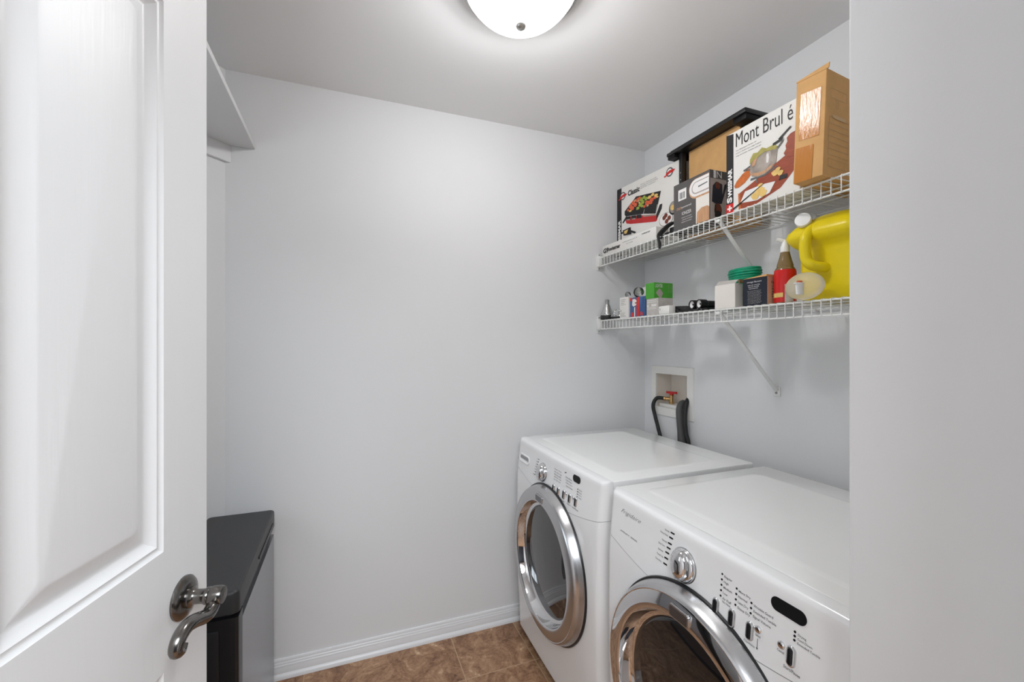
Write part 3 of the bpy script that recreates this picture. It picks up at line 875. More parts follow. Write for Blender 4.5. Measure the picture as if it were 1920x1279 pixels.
# ------------------------------------------------------------------ upper shelf: boxes
def face_pt(o, u, a, b):
    o = Vector(o); u = Vector(u).normalized()
    return o + u*a + Vector((0, 0, b))

# raclette grill box, slightly turned
A0 = Vector((1.338, 1.925, U)); A1 = Vector((1.372, 1.502, U))
ru = (A1-A0).normalized(); rn = Vector((ru.y, -ru.x, 0)) if ru.y > 0 else Vector((-ru.y, ru.x, 0))
Wd = (A1-A0).length; Hh = 0.357; Dp = 0.115
t = thing('grill_box', 'tall white box printed with a red tabletop grill, left end of upper shelf', 'box', ((A0+A1)/2 + rn*0.05))
mb = MB().m(M['whitecard'])
c = [A0, A1, A1+rn*Dp, A0+rn*Dp]
mb.hexa([tuple(p) for p in c] + [tuple(p+Vector((0, 0, Hh))) for p in c], 0.002, 1)
body = mb.build('carton', t)
Z = Vector((0, 0, 1))
mb = MB().m(M['ink'])
mb.prism([(0.001, 0.0), (0.036, 0.0), (0.036, Hh-0.002), (0.001, Hh-0.002)], A0, ru, Z, 0.0006)
mb.build('black_band', body)
mb = MB().m(M['white'])
put_text(mb, 'SWISSMAR', A0 + ru*0.030 + Z*0.035, Z, -ru, 0.155, 0.019, 0.0010, 0.05)
mb.build('band_lettering', body)
mb = MB().m(M['ink'])
put_text(mb, 'Classic', A0 + ru*0.086 + Z*0.296, ru, Z, 0.086, 0.028, 0.0008, 0.035)
mb.build('title_lettering', body)
mb = MB().m(M['inkgrey'])
for i, (bb, ww) in enumerate((('8 person raclette party grill', 0.105), ('reversible non stick grill plate', 0.115), ('grill for raclette', 0.10))):
    put_text(mb, bb, A0 + ru*0.178 + Z*(0.322-0.009*i), ru, Z, ww, 0.006, 0.0008)
mb.build('small_print', body)
mb = MB().m(M['inkgrey'])
put_text(mb, 'raclette party grill, 8', A0 + ru*0.06 + Z*0.035, ru, Z, 0.10, 0.006, 0.0008)
mb.build('box_lettering', body)
def badge(mb, o, u, s):
    mb.m(M['inkgrey']).prism(ellipse(0, 0, 0.021*s, 0.021*s, 28), o, u, Z, 0.0002, 0.0008)
    mb.m(M['white']).prism(ellipse(0, 0, 0.0145*s, 0.0145*s, 28), o, u, Z, 0.0002, 0.0011)
    mb.m(M['redlabel']).prism([(-0.034*s, -0.010*s), (-0.022*s, -0.008*s), (-0.021*s, -0.001*s), (0.0, 0.007*s), (0.021*s, 0.007*s), (0.034*s, 0.002*s), (0.027*s, -0.002*s), (0.021*s, -0.006*s), (0.0, -0.007*s), (-0.021*s, -0.014*s), (-0.030*s, -0.016*s)], o, u, Z, 0.0002, 0.0014)
mb = MB()
badge(mb, A0 + ru*0.047 + Z*0.310, ru, 1.0)
badge(mb, A0 + ru*0.366 + Z*0.320, ru, 1.0)
mb.build('seal_prints', body)
# picture of the grill
mb = MB().m(M['redlabel'])
def G(poly, lift): mb.prism(poly, A0, ru, Z, 0.0002, lift)
mb.m(M['red']); G([(0.068, 0.178), (0.075, 0.160), (0.105, 0.150), (0.280, 0.117), (0.290, 0.122), (0.290, 0.150), (0.10, 0.190)], 0.0006)
mb.m(M['ink']); G([(0.043, 0.172), (0.050, 0.166), (0.082, 0.188), (0.075, 0.200)], 0.0007)
G([(0.285, 0.122), (0.318, 0.168), (0.322, 0.190), (0.306, 0.190), (0.284, 0.150)], 0.0007)
for a in (0.072, 0.112, 0.150):
    G([(a, 0.196-(a-0.07)*0.16), (a+0.034, 0.190-(a-0.07)*0.16), (a+0.036, 0.172-(a-0.07)*0.16), (a+0.002, 0.178-(a-0.07)*0.16)], 0.0009)
mb.m(M['steelprint'])
for a in (0.078, 0.118): G([(a, 0.182-(a-0.07)*0.16), (a+0.024, 0.178-(a-0.07)*0.16), (a+0.024, 0.172-(a-0.07)*0.16), (a, 0.176-(a-0.07)*0.16)], 0.0010)
G([(0.195, 0.169), (0.284, 0.151), (0.284, 0.145), (0.195, 0.162)], 0.0009)
mb.m(M['ink']); G([(0.062, 0.226), (0.062, 0.208), (0.070, 0.198), (0.20, 0.176), (0.278, 0.155), (0.284, 0.160), (0.298, 0.205), (0.314, 0.252), (0.146, 0.277), (0.140, 0.272)], 0.0010)
mb.m(M['greycard']); G([(0.205, 0.196), (0.208, 0.196), (0.200, 0.176), (0.197, 0.177)], 0.0011); G([(0.290, 0.195), (0.293, 0.195), (0.284, 0.158), (0.281, 0.160)], 0.0011)
def food(mt, items, lift, fl=0.72):
    mb.m(M[mt])
    for a, b_, r1 in items:
        G([(a + r1*math.cos(q_)*(1+0.16*math.sin(3*q_+a*90)), b_ + fl*r1*math.sin(q_)*(1+0.16*math.cos(2*q_+b_*90))) for q_ in [i*2*PI/13 for i in range(13)]], lift)
food('tomato', ((0.088, 0.225, 0.009), (0.108, 0.238, 0.014), (0.128, 0.252, 0.014), (0.120, 0.226, 0.014), (0.142, 0.236, 0.013), (0.158, 0.256, 0.014), (0.172, 0.262, 0.010), (0.225, 0.222, 0.016), (0.248, 0.216, 0.012), (0.256, 0.228, 0.013), (0.276, 0.232, 0.010), (0.206, 0.210, 0.010)), 0.0012)
food('copper', ((0.140, 0.258, 0.008), (0.165, 0.249, 0.007), (0.228, 0.208, 0.008)), 0.0013)
food('leaf', ((0.160, 0.214, 0.012), (0.178, 0.226, 0.013), (0.196, 0.234, 0.012), (0.192, 0.216, 0.010), (0.186, 0.250, 0.012), (0.204, 0.255, 0.010), (0.218, 0.244, 0.011)), 0.0013)
food('cheese', ((0.106, 0.216, 0.010), (0.240, 0.244, 0.013), (0.262, 0.250, 0.012), (0.284, 0.240, 0.012), (0.292, 0.230, 0.008), (0.172, 0.238, 0.007)), 0.0014, 0.55)
mb.m(M['ink']); G([(0.030, 0.126), (0.050, 0.121), (0.048, 0.112), (0.030, 0.118)], 0.0008); G([(0.047, 0.130), (0.108, 0.134), (0.114, 0.096), (0.054, 0.102)], 0.0008); G([(0.108, 0.118), (0.140, 0.104), (0.148, 0.098), (0.138, 0.094), (0.110, 0.106)], 0.0008)
mb.m(M['cheese']); G([(0.058, 0.124), (0.090, 0.127), (0.078, 0.108), (0.060, 0.110)], 0.0011)
mb.m(M['steelprint']); G(ellipse(0.345, 0.110, 0.042, 0.032, 28), 0.0006)
mb.m(M['white']); G(ellipse(0.345, 0.111, 0.039, 0.029, 28), 0.0009)
mb.m(M['skin'])
for a, b_ in ((0.335, 0.120), (0.35, 0.100), (0.345, 0.128), (0.365, 0.112)): G(ellipse(a, b_, 0.011, 0.011, 12), 0.0012)
mb.m(M['ink']); G(ellipse(0.388, 0.150, 0.024, 0.030, 20), 0.0010)
mb.m(M['steelprint']); G(ellipse(0.388, 0.153, 0.020, 0.025, 20), 0.0013)
mb.m(M['cheese']); G(ellipse(0.386, 0.153, 0.012, 0.012, 20), 0.0016)
mb.build('grill_picture', body)

# low flat box in front
t = thing('flat_box', 'low white box with black lettering lying on the front edge of the upper shelf', 'box', (1.293, 1.73, U))
mb = MB().m(M['whitecard']).box(1.258, 1.326, 1.520, 1.942, U, 1.876, 0.0015)
body = mb.build('carton', t)
o = Vector((1.258, 1.932, U+0.012))
for tx, dy, dz, ww, hh, bo, mt in (('G9', 0.0, 0.0, 0.050, 0.026, 0.05, 'ink'), ('swissmar', -0.052, 0.004, 0.098, 0.019, 0.045, 'ink'), ('raclette party grill, 8', -0.165, 0.020, 0.115, 0.006, 0.0, 'inkgrey'), ('gril a raclette', -0.200, 0.008, 0.050, 0.006, 0.0, 'inkgrey'), ('swissmar', -0.315, 0.026, 0.060, 0.008, 0.02, 'inkgrey')):
    put_text(MB().m(M[mt]), tx, o + Vector((0, dy, dz)), UL, UZ, ww, hh, 0.0006, bo).build('box_lettering', body)

# tall plain cardboard box
t = thing('cardboard_box', 'plain brown cardboard box under the black metal panel on the upper shelf', 'box', (1.445, 1.335, U))
MB().m(M['card']).box(1.388, 1.505, 1.205, 1.466, U, 2.1985, 0.002, 1).build('carton', t)
# black panel on top of it
t = thing('metal_stand', 'long black metal stand with end blocks lying on the plain cardboard box', 'stand', (1.40, 1.34, 2.1985))
mb = MB().m(M['black'])
mb.box(1.336, 1.462, 1.138, 1.545, 2.1990, 2.2130, 0.002)
mb.box(1.345, 1.462, 1.145, 1.530, 2.2125, 2.2210, 0.002)
pn = mb.build('top_plate', t)
mb = MB().m(M['black_gloss']).box(1.340, 1.440, 1.500, 1.542, 2.1835, 2.1992, 0.002); mb.build('end_block', t)
mb = MB().m(M['black_gloss']).box(1.345, 1.455, 1.142, 1.198, 2.1790, 2.1992, 0.002); mb.build('end_block', t)
mb = MB().m(M['black']).box(1.360, 1.384, 1.4745, 1.4945, U, 2.1992, 0.001); lg = mb.build('leg', t)
mb = MB().m(M['screw'])
for z in (2.11, 2.08): mb.lathe([(0.003, 0), (0.003, 0.001), (0, 0.0015)], (1.360, 1.484, z), (-1, 0, 0), 10)
mb.build('leg_screw', lg)

# dark grey appliance box with a picture on each face
gx0, gx1, gy0, gy1, gz1 = 1.2585, 1.348, 1.224, 1.413, 2.013
t = thing('steamer_box', 'dark grey box with copper and cream picture beside the tall fondue box', 'box', (1.303, 1.318, U))
mb = MB().m(M['darkgrey']).box(gx0, gx1, gy0, gy1, U, gz1, 0.001, 1)
body = mb.build('carton', t)
o = Vector((gx0, gy1, U)); gh = gz1-U
mb = MB()
def G2(poly, lift): mb.prism(poly, o, UL, UZ, 0.0002, lift)
mb.m(M['creamcard'])
G2([(0.122, 0.002), (0.187, 0.002), (0.187, gh-0.06), (0.122, gh-0.075)], 0.0004)
mb.m(M['copper']); G2([(0.126, 0.002), (0.187, 0.002), (0.187, 0.052), (0.178, 0.058), (0.15, 0.058), (0.128, 0.046)], 0.0007)
mb.m(M['copper']); G2(pill(0.086, gh-0.088, gh-0.012, 0.187), 0.0008)
mb.m(M['white']); G2(pill(0.089, gh-0.081, gh-0.014, 0.187), 0.0011)
mb.m(M['pinkgrey']); G2(pill(0.101, gh-0.072, gh-0.024, 0.187), 0.0014)
mb.m(M['white']); G2(pill(0.106, gh-0.067, gh-0.028, 0.187), 0.0017)
mb.m(M['inkgrey']); G2([(0.135, gh-0.050), (0.180, gh-0.046), (0.180, gh-0.042), (0.135, gh-0.045)], 0.0020)
mb.m(M['white']); G2([(0.028, gh-0.072), (0.072, gh-0.072), (0.072, gh-0.028), (0.028, gh-0.028)], 0.0005)
mb.m(M['ink'])
for i, ww in enumerate((2, 1, 3, 1, 2, 1, 1, 3, 1)):
    G2([(0.036+i*0.0032, gh-0.066), (0.036+i*0.0032+ww*0.0008, gh-0.066), (0.036+i*0.0032+ww*0.0008, gh-0.040), (0.036+i*0.0032, gh-0.040)], 0.0008)
mb.build('box_picture', body)
mb = MB().m(M['copper'])
put_text(mb, 'steam', o + Vector((0, -0.018, 0.082)), UL, UZ, 0.028, 0.012, 0.0006)
mb.m(M['white'])
put_text(mb, 'powered', o + Vector((0, -0.047, 0.082)), UL, UZ, 0.050, 0.010, 0.0006)
mb.build('title_lettering', body)
mb = MB().m(M['white'])
put_text(mb, 'IONIZER', o + Vector((0, -0.048, 0.056)), UL, UZ, 0.050, 0.013, 0.0006)
for i in range(3): put_text(mb, 'steamer et ionizer', o + Vector((0, -0.045-0.004*(i % 2), 0.044-0.009*i)), UL, UZ, 0.055, 0.004, 0.0006)
mb.build('box_lettering', body)
mb = MB()
o = Vector((gx0, gy0, U)); wN = gx1-gx0
def G3(poly, lift): mb.prism(poly, o, UN, UZ, 0.0002, lift)
mb.m(M['pinkgrey']); G3([(0.002, 0.002), (wN-0.001, 0.002), (wN-0.001, gh-0.032), (0.002, gh-0.032)], 0.0004)
mb.m(M['white']); G3([(0.018, gh-0.030), (0.030, gh-0.030), (0.030, gh-0.002), (0.018, gh-0.002)], 0.0005)
mb.m(M['navy']); G3([(0.010, 0.070), (0.030, 0.062), (0.058, 0.066), (0.078, 0.120), (0.088, 0.148), (0.072, 0.140), (0.062, 0.100), (0.060, 0.140), (0.030, 0.146), (0.014, 0.130)], 0.0007)
mb.m(M['skin']); G3(ellipse(0.038, 0.132, 0.012, 0.014, 16), 0.0010); G3(ellipse(0.040, 0.040, 0.018, 0.026, 20), 0.0009)
mb.m(M['ink']); G3(ellipse(0.040, 0.022, 0.017, 0.017, 20), 0.0011); G3([(0.022, 0.030), (0.024, 0.062), (0.030, 0.060), (0.030, 0.030)], 0.0011)
mb.build('side_picture', body)
mb = MB().m(M['white']); put_text(mb, 'N', o + Vector((0.034, 0, gh-0.028)), UN, UZ, 0.024, 0.024, 0.0006)
mb.build('side_lettering', body)

# black cord bundle between the boxes
t = thing('power_cord', 'black cord with plug, looped over the front rail of the upper shelf', 'cord', (1.30, 1.468, U))
mb = MB().m(M['rubber'])
mb.tube(smoothpath([(1.300, 1.425, U+0.040), (1.268, 1.440, U+0.046), (1.256, 1.470, U+0.030), (1.243, 1.487, U+0.008), (1.2425, 1.486, U-0.012), (1.242, 1.478, U-0.034), (1.242, 1.479, U-0.056)], 6), [0.0055]*6 + [0.007, 0.0045], 8)
mb.tube(smoothpath([(1.290, 1.424, U+0.055), (1.272, 1.450, U+0.040), (1.262, 1.478, U+0.018), (1.266, 1.500, U+0.008), (1.30, 1.506, U+0.008)], 6), 0.006, 8)
mb.tube(smoothpath([(1.35, 1.44, U+0.010), (1.31, 1.45, U+0.022), (1.28, 1.455, U+0.010), (1.285, 1.49, U+0.012), (1.33, 1.49, U+0.018)], 6), 0.0065, 8)
mb.tube(smoothpath([(1.242, 1.486, U-0.004), (1.244, 1.472, U-0.012), (1.243, 1.464, U-0.008)], 6), 0.004, 8)
mb.build('cable', t)
mb = MB().m(M['black']).box(1.272, 1.335, 1.424, 1.455, U, U+0.030, 0.004); mb.build('plug', t)

# fondue set box
mx0, mx1, my0, my1, mz1 = 1.262, 1.372, 0.886, 1.152, 2.103
t = thing('fondue_box', 'large white box lettered Mont Brul é with a fondue pot picture', 'box', (1.317, 1.02, U))
body = MB().m(M['whitecard']).box(mx0, mx1, my0, my1, U, mz1, 0.0015, 1).build('carton', t)
o = Vector((mx0, my1, U)); mh = mz1-U; mw = my1-my0
mb = MB().m(M['ink'])
mb.prism([(0.0005, 0.0), (0.030, 0.0), (0.030, mh-0.006), (0.0005, mh-0.001)], o, UL, UZ, 0.0005)
bd = mb.build('black_band', body)
mb = MB().m(M['redlabel']).prism([(0.0005, 0.0005), (0.030, 0.0005), (0.030, 0.032), (0.0005, 0.032)], o, UL, UZ, 0.0004, 0.0005)
mb.m(M['white'])
for r_ in ((-0.003, 0.003, -0.010, 0.010), (-0.010, 0.010, -0.003, 0.003)):
    mb.prism([(0.015+r_[0], 0.016+r_[2]), (0.015+r_[1], 0.016+r_[2]), (0.015+r_[1], 0.016+r_[3]), (0.015+r_[0], 0.016+r_[3])], o, UL, UZ, 0.0003, 0.0009)
mb.build('flag_print', body)
mb = MB().m(M['white'])
put_text(mb, 'S', o + Vector((0, -0.025, 0.036)), UZ, (0, 1, 0), 0.020, 0.022, 0.0009, 0.05)
put_text(mb, 'WISSMAR', o + Vector((0, -0.025, 0.057)), UZ, (0, 1, 0), 0.098, 0.018, 0.0009, 0.05)
mb.build('band_lettering', body)
mb = MB().m(M['ink'])
put_text(mb, 'Mont Brul é', o + Vector((0, -0.040, mh-0.058)), UL, UZ, 0.205, 0.048, 0.0006, 0.0)
mb.build('title_lettering', body)
mb = MB().m(M['inkgrey'])
for i, (bb, ww) in enumerate((('9 pc all-purpose fondue set', 0.080), ('service a fondue tout usage 9 pieces', 0.098), ('juego de fondue, 9 piezas todo uso', 0.098))):
    put_text(mb, bb, o + Vector((0, -0.040, mh-0.074-0.0095*i)), UL, UZ, ww, 0.0055, 0.0006)
mb.build('box_lettering', body)
mb = MB()
def G4(poly, lift): mb.prism([(min(a, mw-0.001), max(b_, 0.001)) for a, b_ in poly], o, UL, UZ, 0.0002, lift)
mb.m(M['brick']); G4([(0.058, 0.0), (0.118, 0.0), (0.205, 0.026), (0.265, 0.080), (0.265, 0.118), (0.225, 0.122), (0.052, 0.056)], 0.0005)
mb.m(M['orange']); G4([(0.052, 0.0), (0.060, 0.0), (0.058, 0.054), (0.050, 0.058)], 0.0008)
mb.m(M['orange']); G4([(0.034, 0.088), (0.038, 0.080), (0.052, 0.078), (0.076, 0.086), (0.100, 0.104), (0.112, 0.118), (0.104, 0.128), (0.090, 0.128), (0.066, 0.118), (0.044, 0.102)], 0.0010)
mb.m(M['inkgrey']); G4([(0.098, 0.085), (0.150, 0.082), (0.195, 0.096), (0.197, 0.100), (0.150, 0.088), (0.100, 0.092)], 0.0011)
G4([(0.120, 0.070), (0.124, 0.070), (0.126, 0.100), (0.122, 0.100)], 0.0012); G4([(0.180, 0.082), (0.184, 0.083), (0.182, 0.115), (0.178, 0.115)], 0.0012)
mb.m(M['steelprint']); G4([(0.098, 0.108), (0.105, 0.096), (0.125, 0.088), (0.150, 0.088), (0.175, 0.097), (0.190, 0.110), (0.196, 0.155), (0.150, 0.165), (0.105, 0.150), (0.095, 0.130)], 0.0014)
mb.m(M['pinkgrey']); G4([(0.150, 0.112), (0.160, 0.106), (0.170, 0.116), (0.174, 0.136), (0.172, 0.154), (0.160, 0.156), (0.152, 0.140)], 0.0016)
mb.m(M['whitecard']); G4([(0.157, 0.122), (0.164, 0.120), (0.167, 0.136), (0.165, 0.150), (0.158, 0.150)], 0.0017)
mb.m(M['copper']); G4([(0.101, 0.108), (0.108, 0.098), (0.126, 0.091), (0.150, 0.091), (0.172, 0.099), (0.186, 0.111), (0.168, 0.106), (0.150, 0.100), (0.128, 0.101), (0.112, 0.106)], 0.0017)
mb.m(M['sauce']); G4([(0.096, 0.140), (0.110, 0.146), (0.150, 0.160), (0.192, 0.152), (0.196, 0.160), (0.180, 0.170), (0.158, 0.168), (0.142, 0.178), (0.126, 0.168), (0.110, 0.172), (0.098, 0.156)], 0.0019)
mb.m(M['copper']); G4([(0.106, 0.128), (0.116, 0.130), (0.122, 0.142), (0.124, 0.152), (0.112, 0.148), (0.106, 0.140)], 0.0022)
mb.m(M['ink']); G4([(0.180, 0.166), (0.212, 0.172), (0.215, 0.180), (0.180, 0.174)], 0.0020); G4([(0.198, 0.180), (0.238, 0.203), (0.241, 0.199), (0.204, 0.176)], 0.0022)
mb.m(M['inkgrey']); G4([(0.196, 0.150), (0.214, 0.166), (0.216, 0.174), (0.212, 0.174), (0.208, 0.168), (0.196, 0.156)], 0.0020)
G4([(0.072, 0.130), (0.098, 0.136), (0.098, 0.131), (0.082, 0.127), (0.098, 0.124), (0.098, 0.120), (0.072, 0.126)], 0.0016)
mb.m(M['brick']); G4([(0.216, 0.128), (0.225, 0.112), (0.262, 0.108), (0.265, 0.170), (0.258, 0.182), (0.238, 0.180), (0.226, 0.172), (0.228, 0.160), (0.222, 0.150), (0.224, 0.138)], 0.0013)
mb.m(M['white']); G4([(0.058, 0.022), (0.122, 0.012), (0.168, 0.022), (0.188, 0.052), (0.140, 0.058), (0.078, 0.056)], 0.0009)
mb.m(M['cheese'])
for a, b_, r_ in ((0.118, 0.028, 0.016), (0.135, 0.038, 0.016), (0.145, 0.028, 0.014), (0.136, 0.056, 0.009), (0.188, 0.078, 0.012), (0.205, 0.072, 0.010), (0.198, 0.086, 0.008)):
    G4([(a + r_*math.cos(q_)*(1+0.2*math.sin(3*q_)), b_ + 0.8*r_*math.sin(q_)) for q_ in [i*2*PI/14 for i in range(14)]], 0.0018)
mb.m(M['ink']); G4([(0.200, 0.050), (0.226, 0.050), (0.228, 0.062), (0.205, 0.064)], 0.0015)
G4([(0.030, 0.006), (0.150, 0.058), (0.150, 0.060), (0.030, 0.012)], 0.0021)
mb.build('fondue_picture', body)

# leaning carton at the right end of the upper shelf
t = thing('taped_carton', 'narrow brown carton with glossy tape at the right end of the upper shelf', 'box', (1.33, 0.84, U))
Aq = Vector((1.204, 0.866)); Bq = Vector((1.213, 0.788)); dq = Vector((0.995, 0.10)); dpz = 0.27
sh = Vector((0.0, -0.011)); HZc = 0.287
def cq(p, f): return (p.x + sh.x*f, p.y + sh.y*f, U + HZc*f)
bt = [Bq, Bq+dq*dpz, Aq+dq*dpz, Aq]
mb = MB().m(M['card2'])
mb.hexa([cq(p, 0.0) for p in bt] + [cq(p, 1.0) for p in bt], 0.0015, 1)
body = mb.build('carton', t)
cu_ = (Bq-Aq).normalized(); cu3 = Vector((cu_.x, cu_.y, 0)); cw = (Bq-Aq).length
cv3 = Vector((sh.x, sh.y, HZc)).normalized(); co = Vector((Aq.x, Aq.y, U))
mb = MB().m(M['card2'])
mb.prism([(0.0, HZc-0.002), (cw+0.004, HZc-0.002), (cw+0.006, HZc+0.012), (0.0, HZc+0.002)], co, cu3, cv3, 0.003, -0.002)
mb.build('top_flap', body)
mb = MB().m(M['tape'])
mb.prism([(0.012, 0.118), (cw-0.014, 0.113), (cw-0.012, 0.243), (0.014, 0.247)], co, cu3, cv3, 0.0005, 0.0006)
mb.prism([(0.003, 0.0), (0.050, 0.0), (0.052, 0.094), (0.005, 0.098)], co, cu3, cv3, 0.0005, 0.0006)
mb.build('tape', body)
mb = MB().m(M['card_line'])
cn3 = Vector((dq.x, dq.y, 0)); bo = Vector((Bq.x, Bq.y, U))
def G5(poly): mb.prism(poly, bo, cn3, cv3, 0.0003, 0.0006)
def frame5(a0, a1, b0, b1, w_=0.0008):
    G5([(a0, b0), (a1, b0), (a1, b0+w_), (a0, b0+w_)]); G5([(a0, b1-w_), (a1, b1-w_), (a1, b1), (a0, b1)])
    G5([(a0, b0), (a0+w_, b0), (a0+w_, b1), (a0, b1)]); G5([(a1-w_, b0), (a1, b0), (a1, b1), (a1-w_, b1)])
frame5(0.022, 0.10, 0.215, 0.240); frame5(0.050, 0.062, 0.190, 0.215)
for i in range(6): frame5(0.018, 0.12, 0.060+0.017*i, 0.0775+0.017*i)
frame5(0.018, 0.12, 0.028, 0.050)
G5([(0.028, 0.166), (0.045, 0.170), (0.10, 0.170), (0.10, 0.160), (0.040, 0.160)])
mb.build('side_print', body)

# ------------------------------------------------------------------ lower shelf
# reflector bulb standing on its face
t = thing('reflector_bulb', 'silver reflector bulb standing face down at the left end of lower shelf', 'light bulb', (1.282, 1.934, L))
MB().m(M['black']).lathe([(0.0, 0.0), (0.033, 0.0), (0.0345, 0.004), (0.0345, 0.020), (0.033, 0.023), (0.0, 0.023)], (1.282, 1.934, L), n=28).build('lens_cover', t)
MB().m(M['mirror']).lathe([(0.0, 0.022), (0.033, 0.022), (0.0335, 0.028), (0.030, 0.036), (0.024, 0.052), (0.0165, 0.074), (0.0135, 0.082), (0.0, 0.083)], (1.282, 1.934, L), n=28).build('reflector', t)
MB().m(M['silver']).lathe([(0.0, 0.081)] + [(0.0125 - (0.0012 if i % 2 else 0), 0.082+0.0022*i) for i in range(11)] + [(0.007, 0.107), (0.0, 0.108)], (1.282, 1.934, L), n=24).build('screw_base', t)
# clear blister with black bits
t = thing('blister_pack', 'small clear plastic blister with black parts beside the silver reflector bulb', 'package', (1.295, 1.852, L))
mb = MB().m(M['black']); mb.box(1.275, 1.315, 1.822, 1.888, L, L+0.012, 0.004); mb.lathe([(0.012, 0.0), (0.012, 0.05), (0.0, 0.052)], (1.33, 1.835, L), n=12); mb.build('black_parts', t)
mb = MB().m(M['clear']); mb.hexa([(1.272, 1.820, L+0.0125), (1.318, 1.820, L+0.0125), (1.318, 1.895, L+0.0125), (1.272, 1.895, L+0.0125), (1.285, 1.835, L+0.050), (1.312, 1.835, L+0.050), (1.312, 1.868, L+0.050), (1.290, 1.868, L+0.050)], 0.004); mb.build('plastic_shell', t)
# narrow white carton
t = thing('bulb_carton', 'narrow upright white carton with grey print left of the blue and red pack', 'box', (1.298, 1.768, L))
body = MB().m(M['whitecard']).box(1.270, 1.326, 1.733, 1.804, L, 1.592, 0.001, 1).build('carton', t)
mb = MB().m(M['greycard'])
for i, z in enumerate((0.088, 0.080, 0.071, 0.063, 0.022, 0.014, 0.007)):
    mb.prism([(0.008, z), (0.050-0.006*(i % 3), z), (0.050-0.006*(i % 3), z+0.0035), (0.008, z+0.0035)], (1.270, 1.804, L), UL, UZ, 0.0004)
mb.m(M['inkgrey']).prism(ellipse(0.010, 0.036, 0.003, 0.0035, 12), (1.270, 1.804, L), UL, UZ, 0.0004)
mb.build('printed_lines', body)
# blue and red pack
t = thing('battery_pack', 'blue and red upright pack with a white label on the lower shelf', 'package', (1.298, 1.672, L))
body = MB().m(M['blue']).box(1.276, 1.322, 1.614, 1.7305, L, 1.584, 0.003).build('pack', t)
mb = MB(); o = Vector((1.276, 1.7305, L))
def G6(poly, lift=0.0003): mb.prism(poly, o, UL, UZ, 0.0004, lift)
mb.m(M['redpack']); G6([(0.052, 0.002), (0.073, 0.002), (0.073, 0.093), (0.052, 0.090)]); G6([(0.002, 0.078), (0.018, 0.078), (0.018, 0.093), (0.002, 0.093)]); G6(ellipse(0.020, 0.012, 0.009, 0.012, 12)); G6([(0.080, 0.006), (0.098, 0.004), (0.096, 0.020), (0.082, 0.024)])
mb.m(M['white']); G6([(0.018, 0.058), (0.030, 0.050), (0.050, 0.056), (0.052, 0.078), (0.040, 0.086), (0.022, 0.085)], 0.0006); G6([(0.034, 0.002), (0.042, 0.002), (0.042, 0.048), (0.034, 0.046)], 0.0004)
mb.m(M['ink']); G6([(0.044, 0.062), (0.052, 0.066), (0.050, 0.070), (0.042, 0.068)], 0.0010)
mb.build('pack_print', body)
# clear globes on top
for i, (x, y, z0, r_) in enumerate(((1.304, 1.698, 1.584, 0.026), (1.300, 1.777, 1.592, 0.015))):
    t = thing('clear_bulb', ('larger clear glass bulb lying on the blue and red pack', 'smaller clear glass bulb lying on the narrow white carton')[i], 'light bulb', (x, y, z0))
    ax = Vector((0.35, 0.93, 0.0)).normalized()
    pr = [(0.0005, r_)] + [(r_*math.sin(a), r_*math.cos(a)) for a in [k*PI/12 for k in range(1, 10)]] + [(r_*0.45, -r_*1.1)]
    MB().m(M['clear']).lathe(pr, (x, y, z0+r_), -ax, 24).build('globe', t)
    MB().m(M['mirror']).lathe([(r_*0.45, -r_*1.08), (r_*0.46, -r_*1.6), (r_*0.25, -r_*1.75), (0, -r_*1.76)], (x, y, z0+r_), -ax, 18).build('screw_base', t)
# white box behind
tag(MB().m(M['whitecard']).box(1.362, 1.425, 1.700, 1.768, L, 1.642, 0.001, 1).build('white_carton', base=(1.393, 1.734, L)), 'plain white carton half hidden behind the clear bulb and the green box', 'box')
# grey box and the green box on it
t = thing('grey_carton', 'grey printed carton underneath the bright green box', 'box', (1.316, 1.566, L))
body = MB().m(M['greycard']).box(1.275, 1.357, 1.527, 1.606, L, 1.566, 0.001, 1).build('carton', t)
mb = MB().m(M['whitecard'])
for z in (0.066, 0.058, 0.034, 0.028): mb.prism([(0.006, z), (0.066, z), (0.066, z+0.0022), (0.006, z+0.0022)], (1.275, 1.606, L), UL, UZ, 0.0004)
mb.prism([(0.004, 0.040), (0.016, 0.040), (0.016, 0.047), (0.004, 0.047)], (1.275, 1.606, L), UL, UZ, 0.0004)
mb.prism([(0.034, 0.040), (0.068, 0.040), (0.068, 0.050), (0.034, 0.050)], (1.275, 1.606, L), UL, UZ, 0.0004)
mb.build('printed_lines', body)
t = thing('green_box', 'bright green box with white lettering and a pale diamond, on the grey carton', 'box', (1.326, 1.583, 1.566))
body = MB().m(M['green']).box(1.274, 1.379, 1.553, 1.611, 1.5665, 1.637, 0.0015, 1).build('carton', t)
mb = MB().m(M['white'])
put_text(mb, 'LIGHTER', (1.281, 1.553, 1.615), UN, UZ, 0.040, 0.016, 0.0006)
mb.m(M['green2'])
for i in range(3): put_text(mb, 'bulbs 60', (1.352+0.009*i, 1.553, 1.630), (0, 0, -1), (1, 0, 0), 0.036, 0.005, 0.0006)
mb.build('box_lettering', body)
mb = MB().m(M['pinkgrey']); mb.prism([(0.030+0.019*x, 0.023+0.021*y) for x, y in ((0, 1), (0.25, 0.85), (0.95, 0.15), (1, -0.05), (0.45, -0.95), (0.1, -0.98), (-0.9, -0.1), (-1, 0.1), (-0.25, 0.9))], (1.274, 1.553, 1.5665), UN, UZ, 0.0006)
mb.build('diamond_print', body)
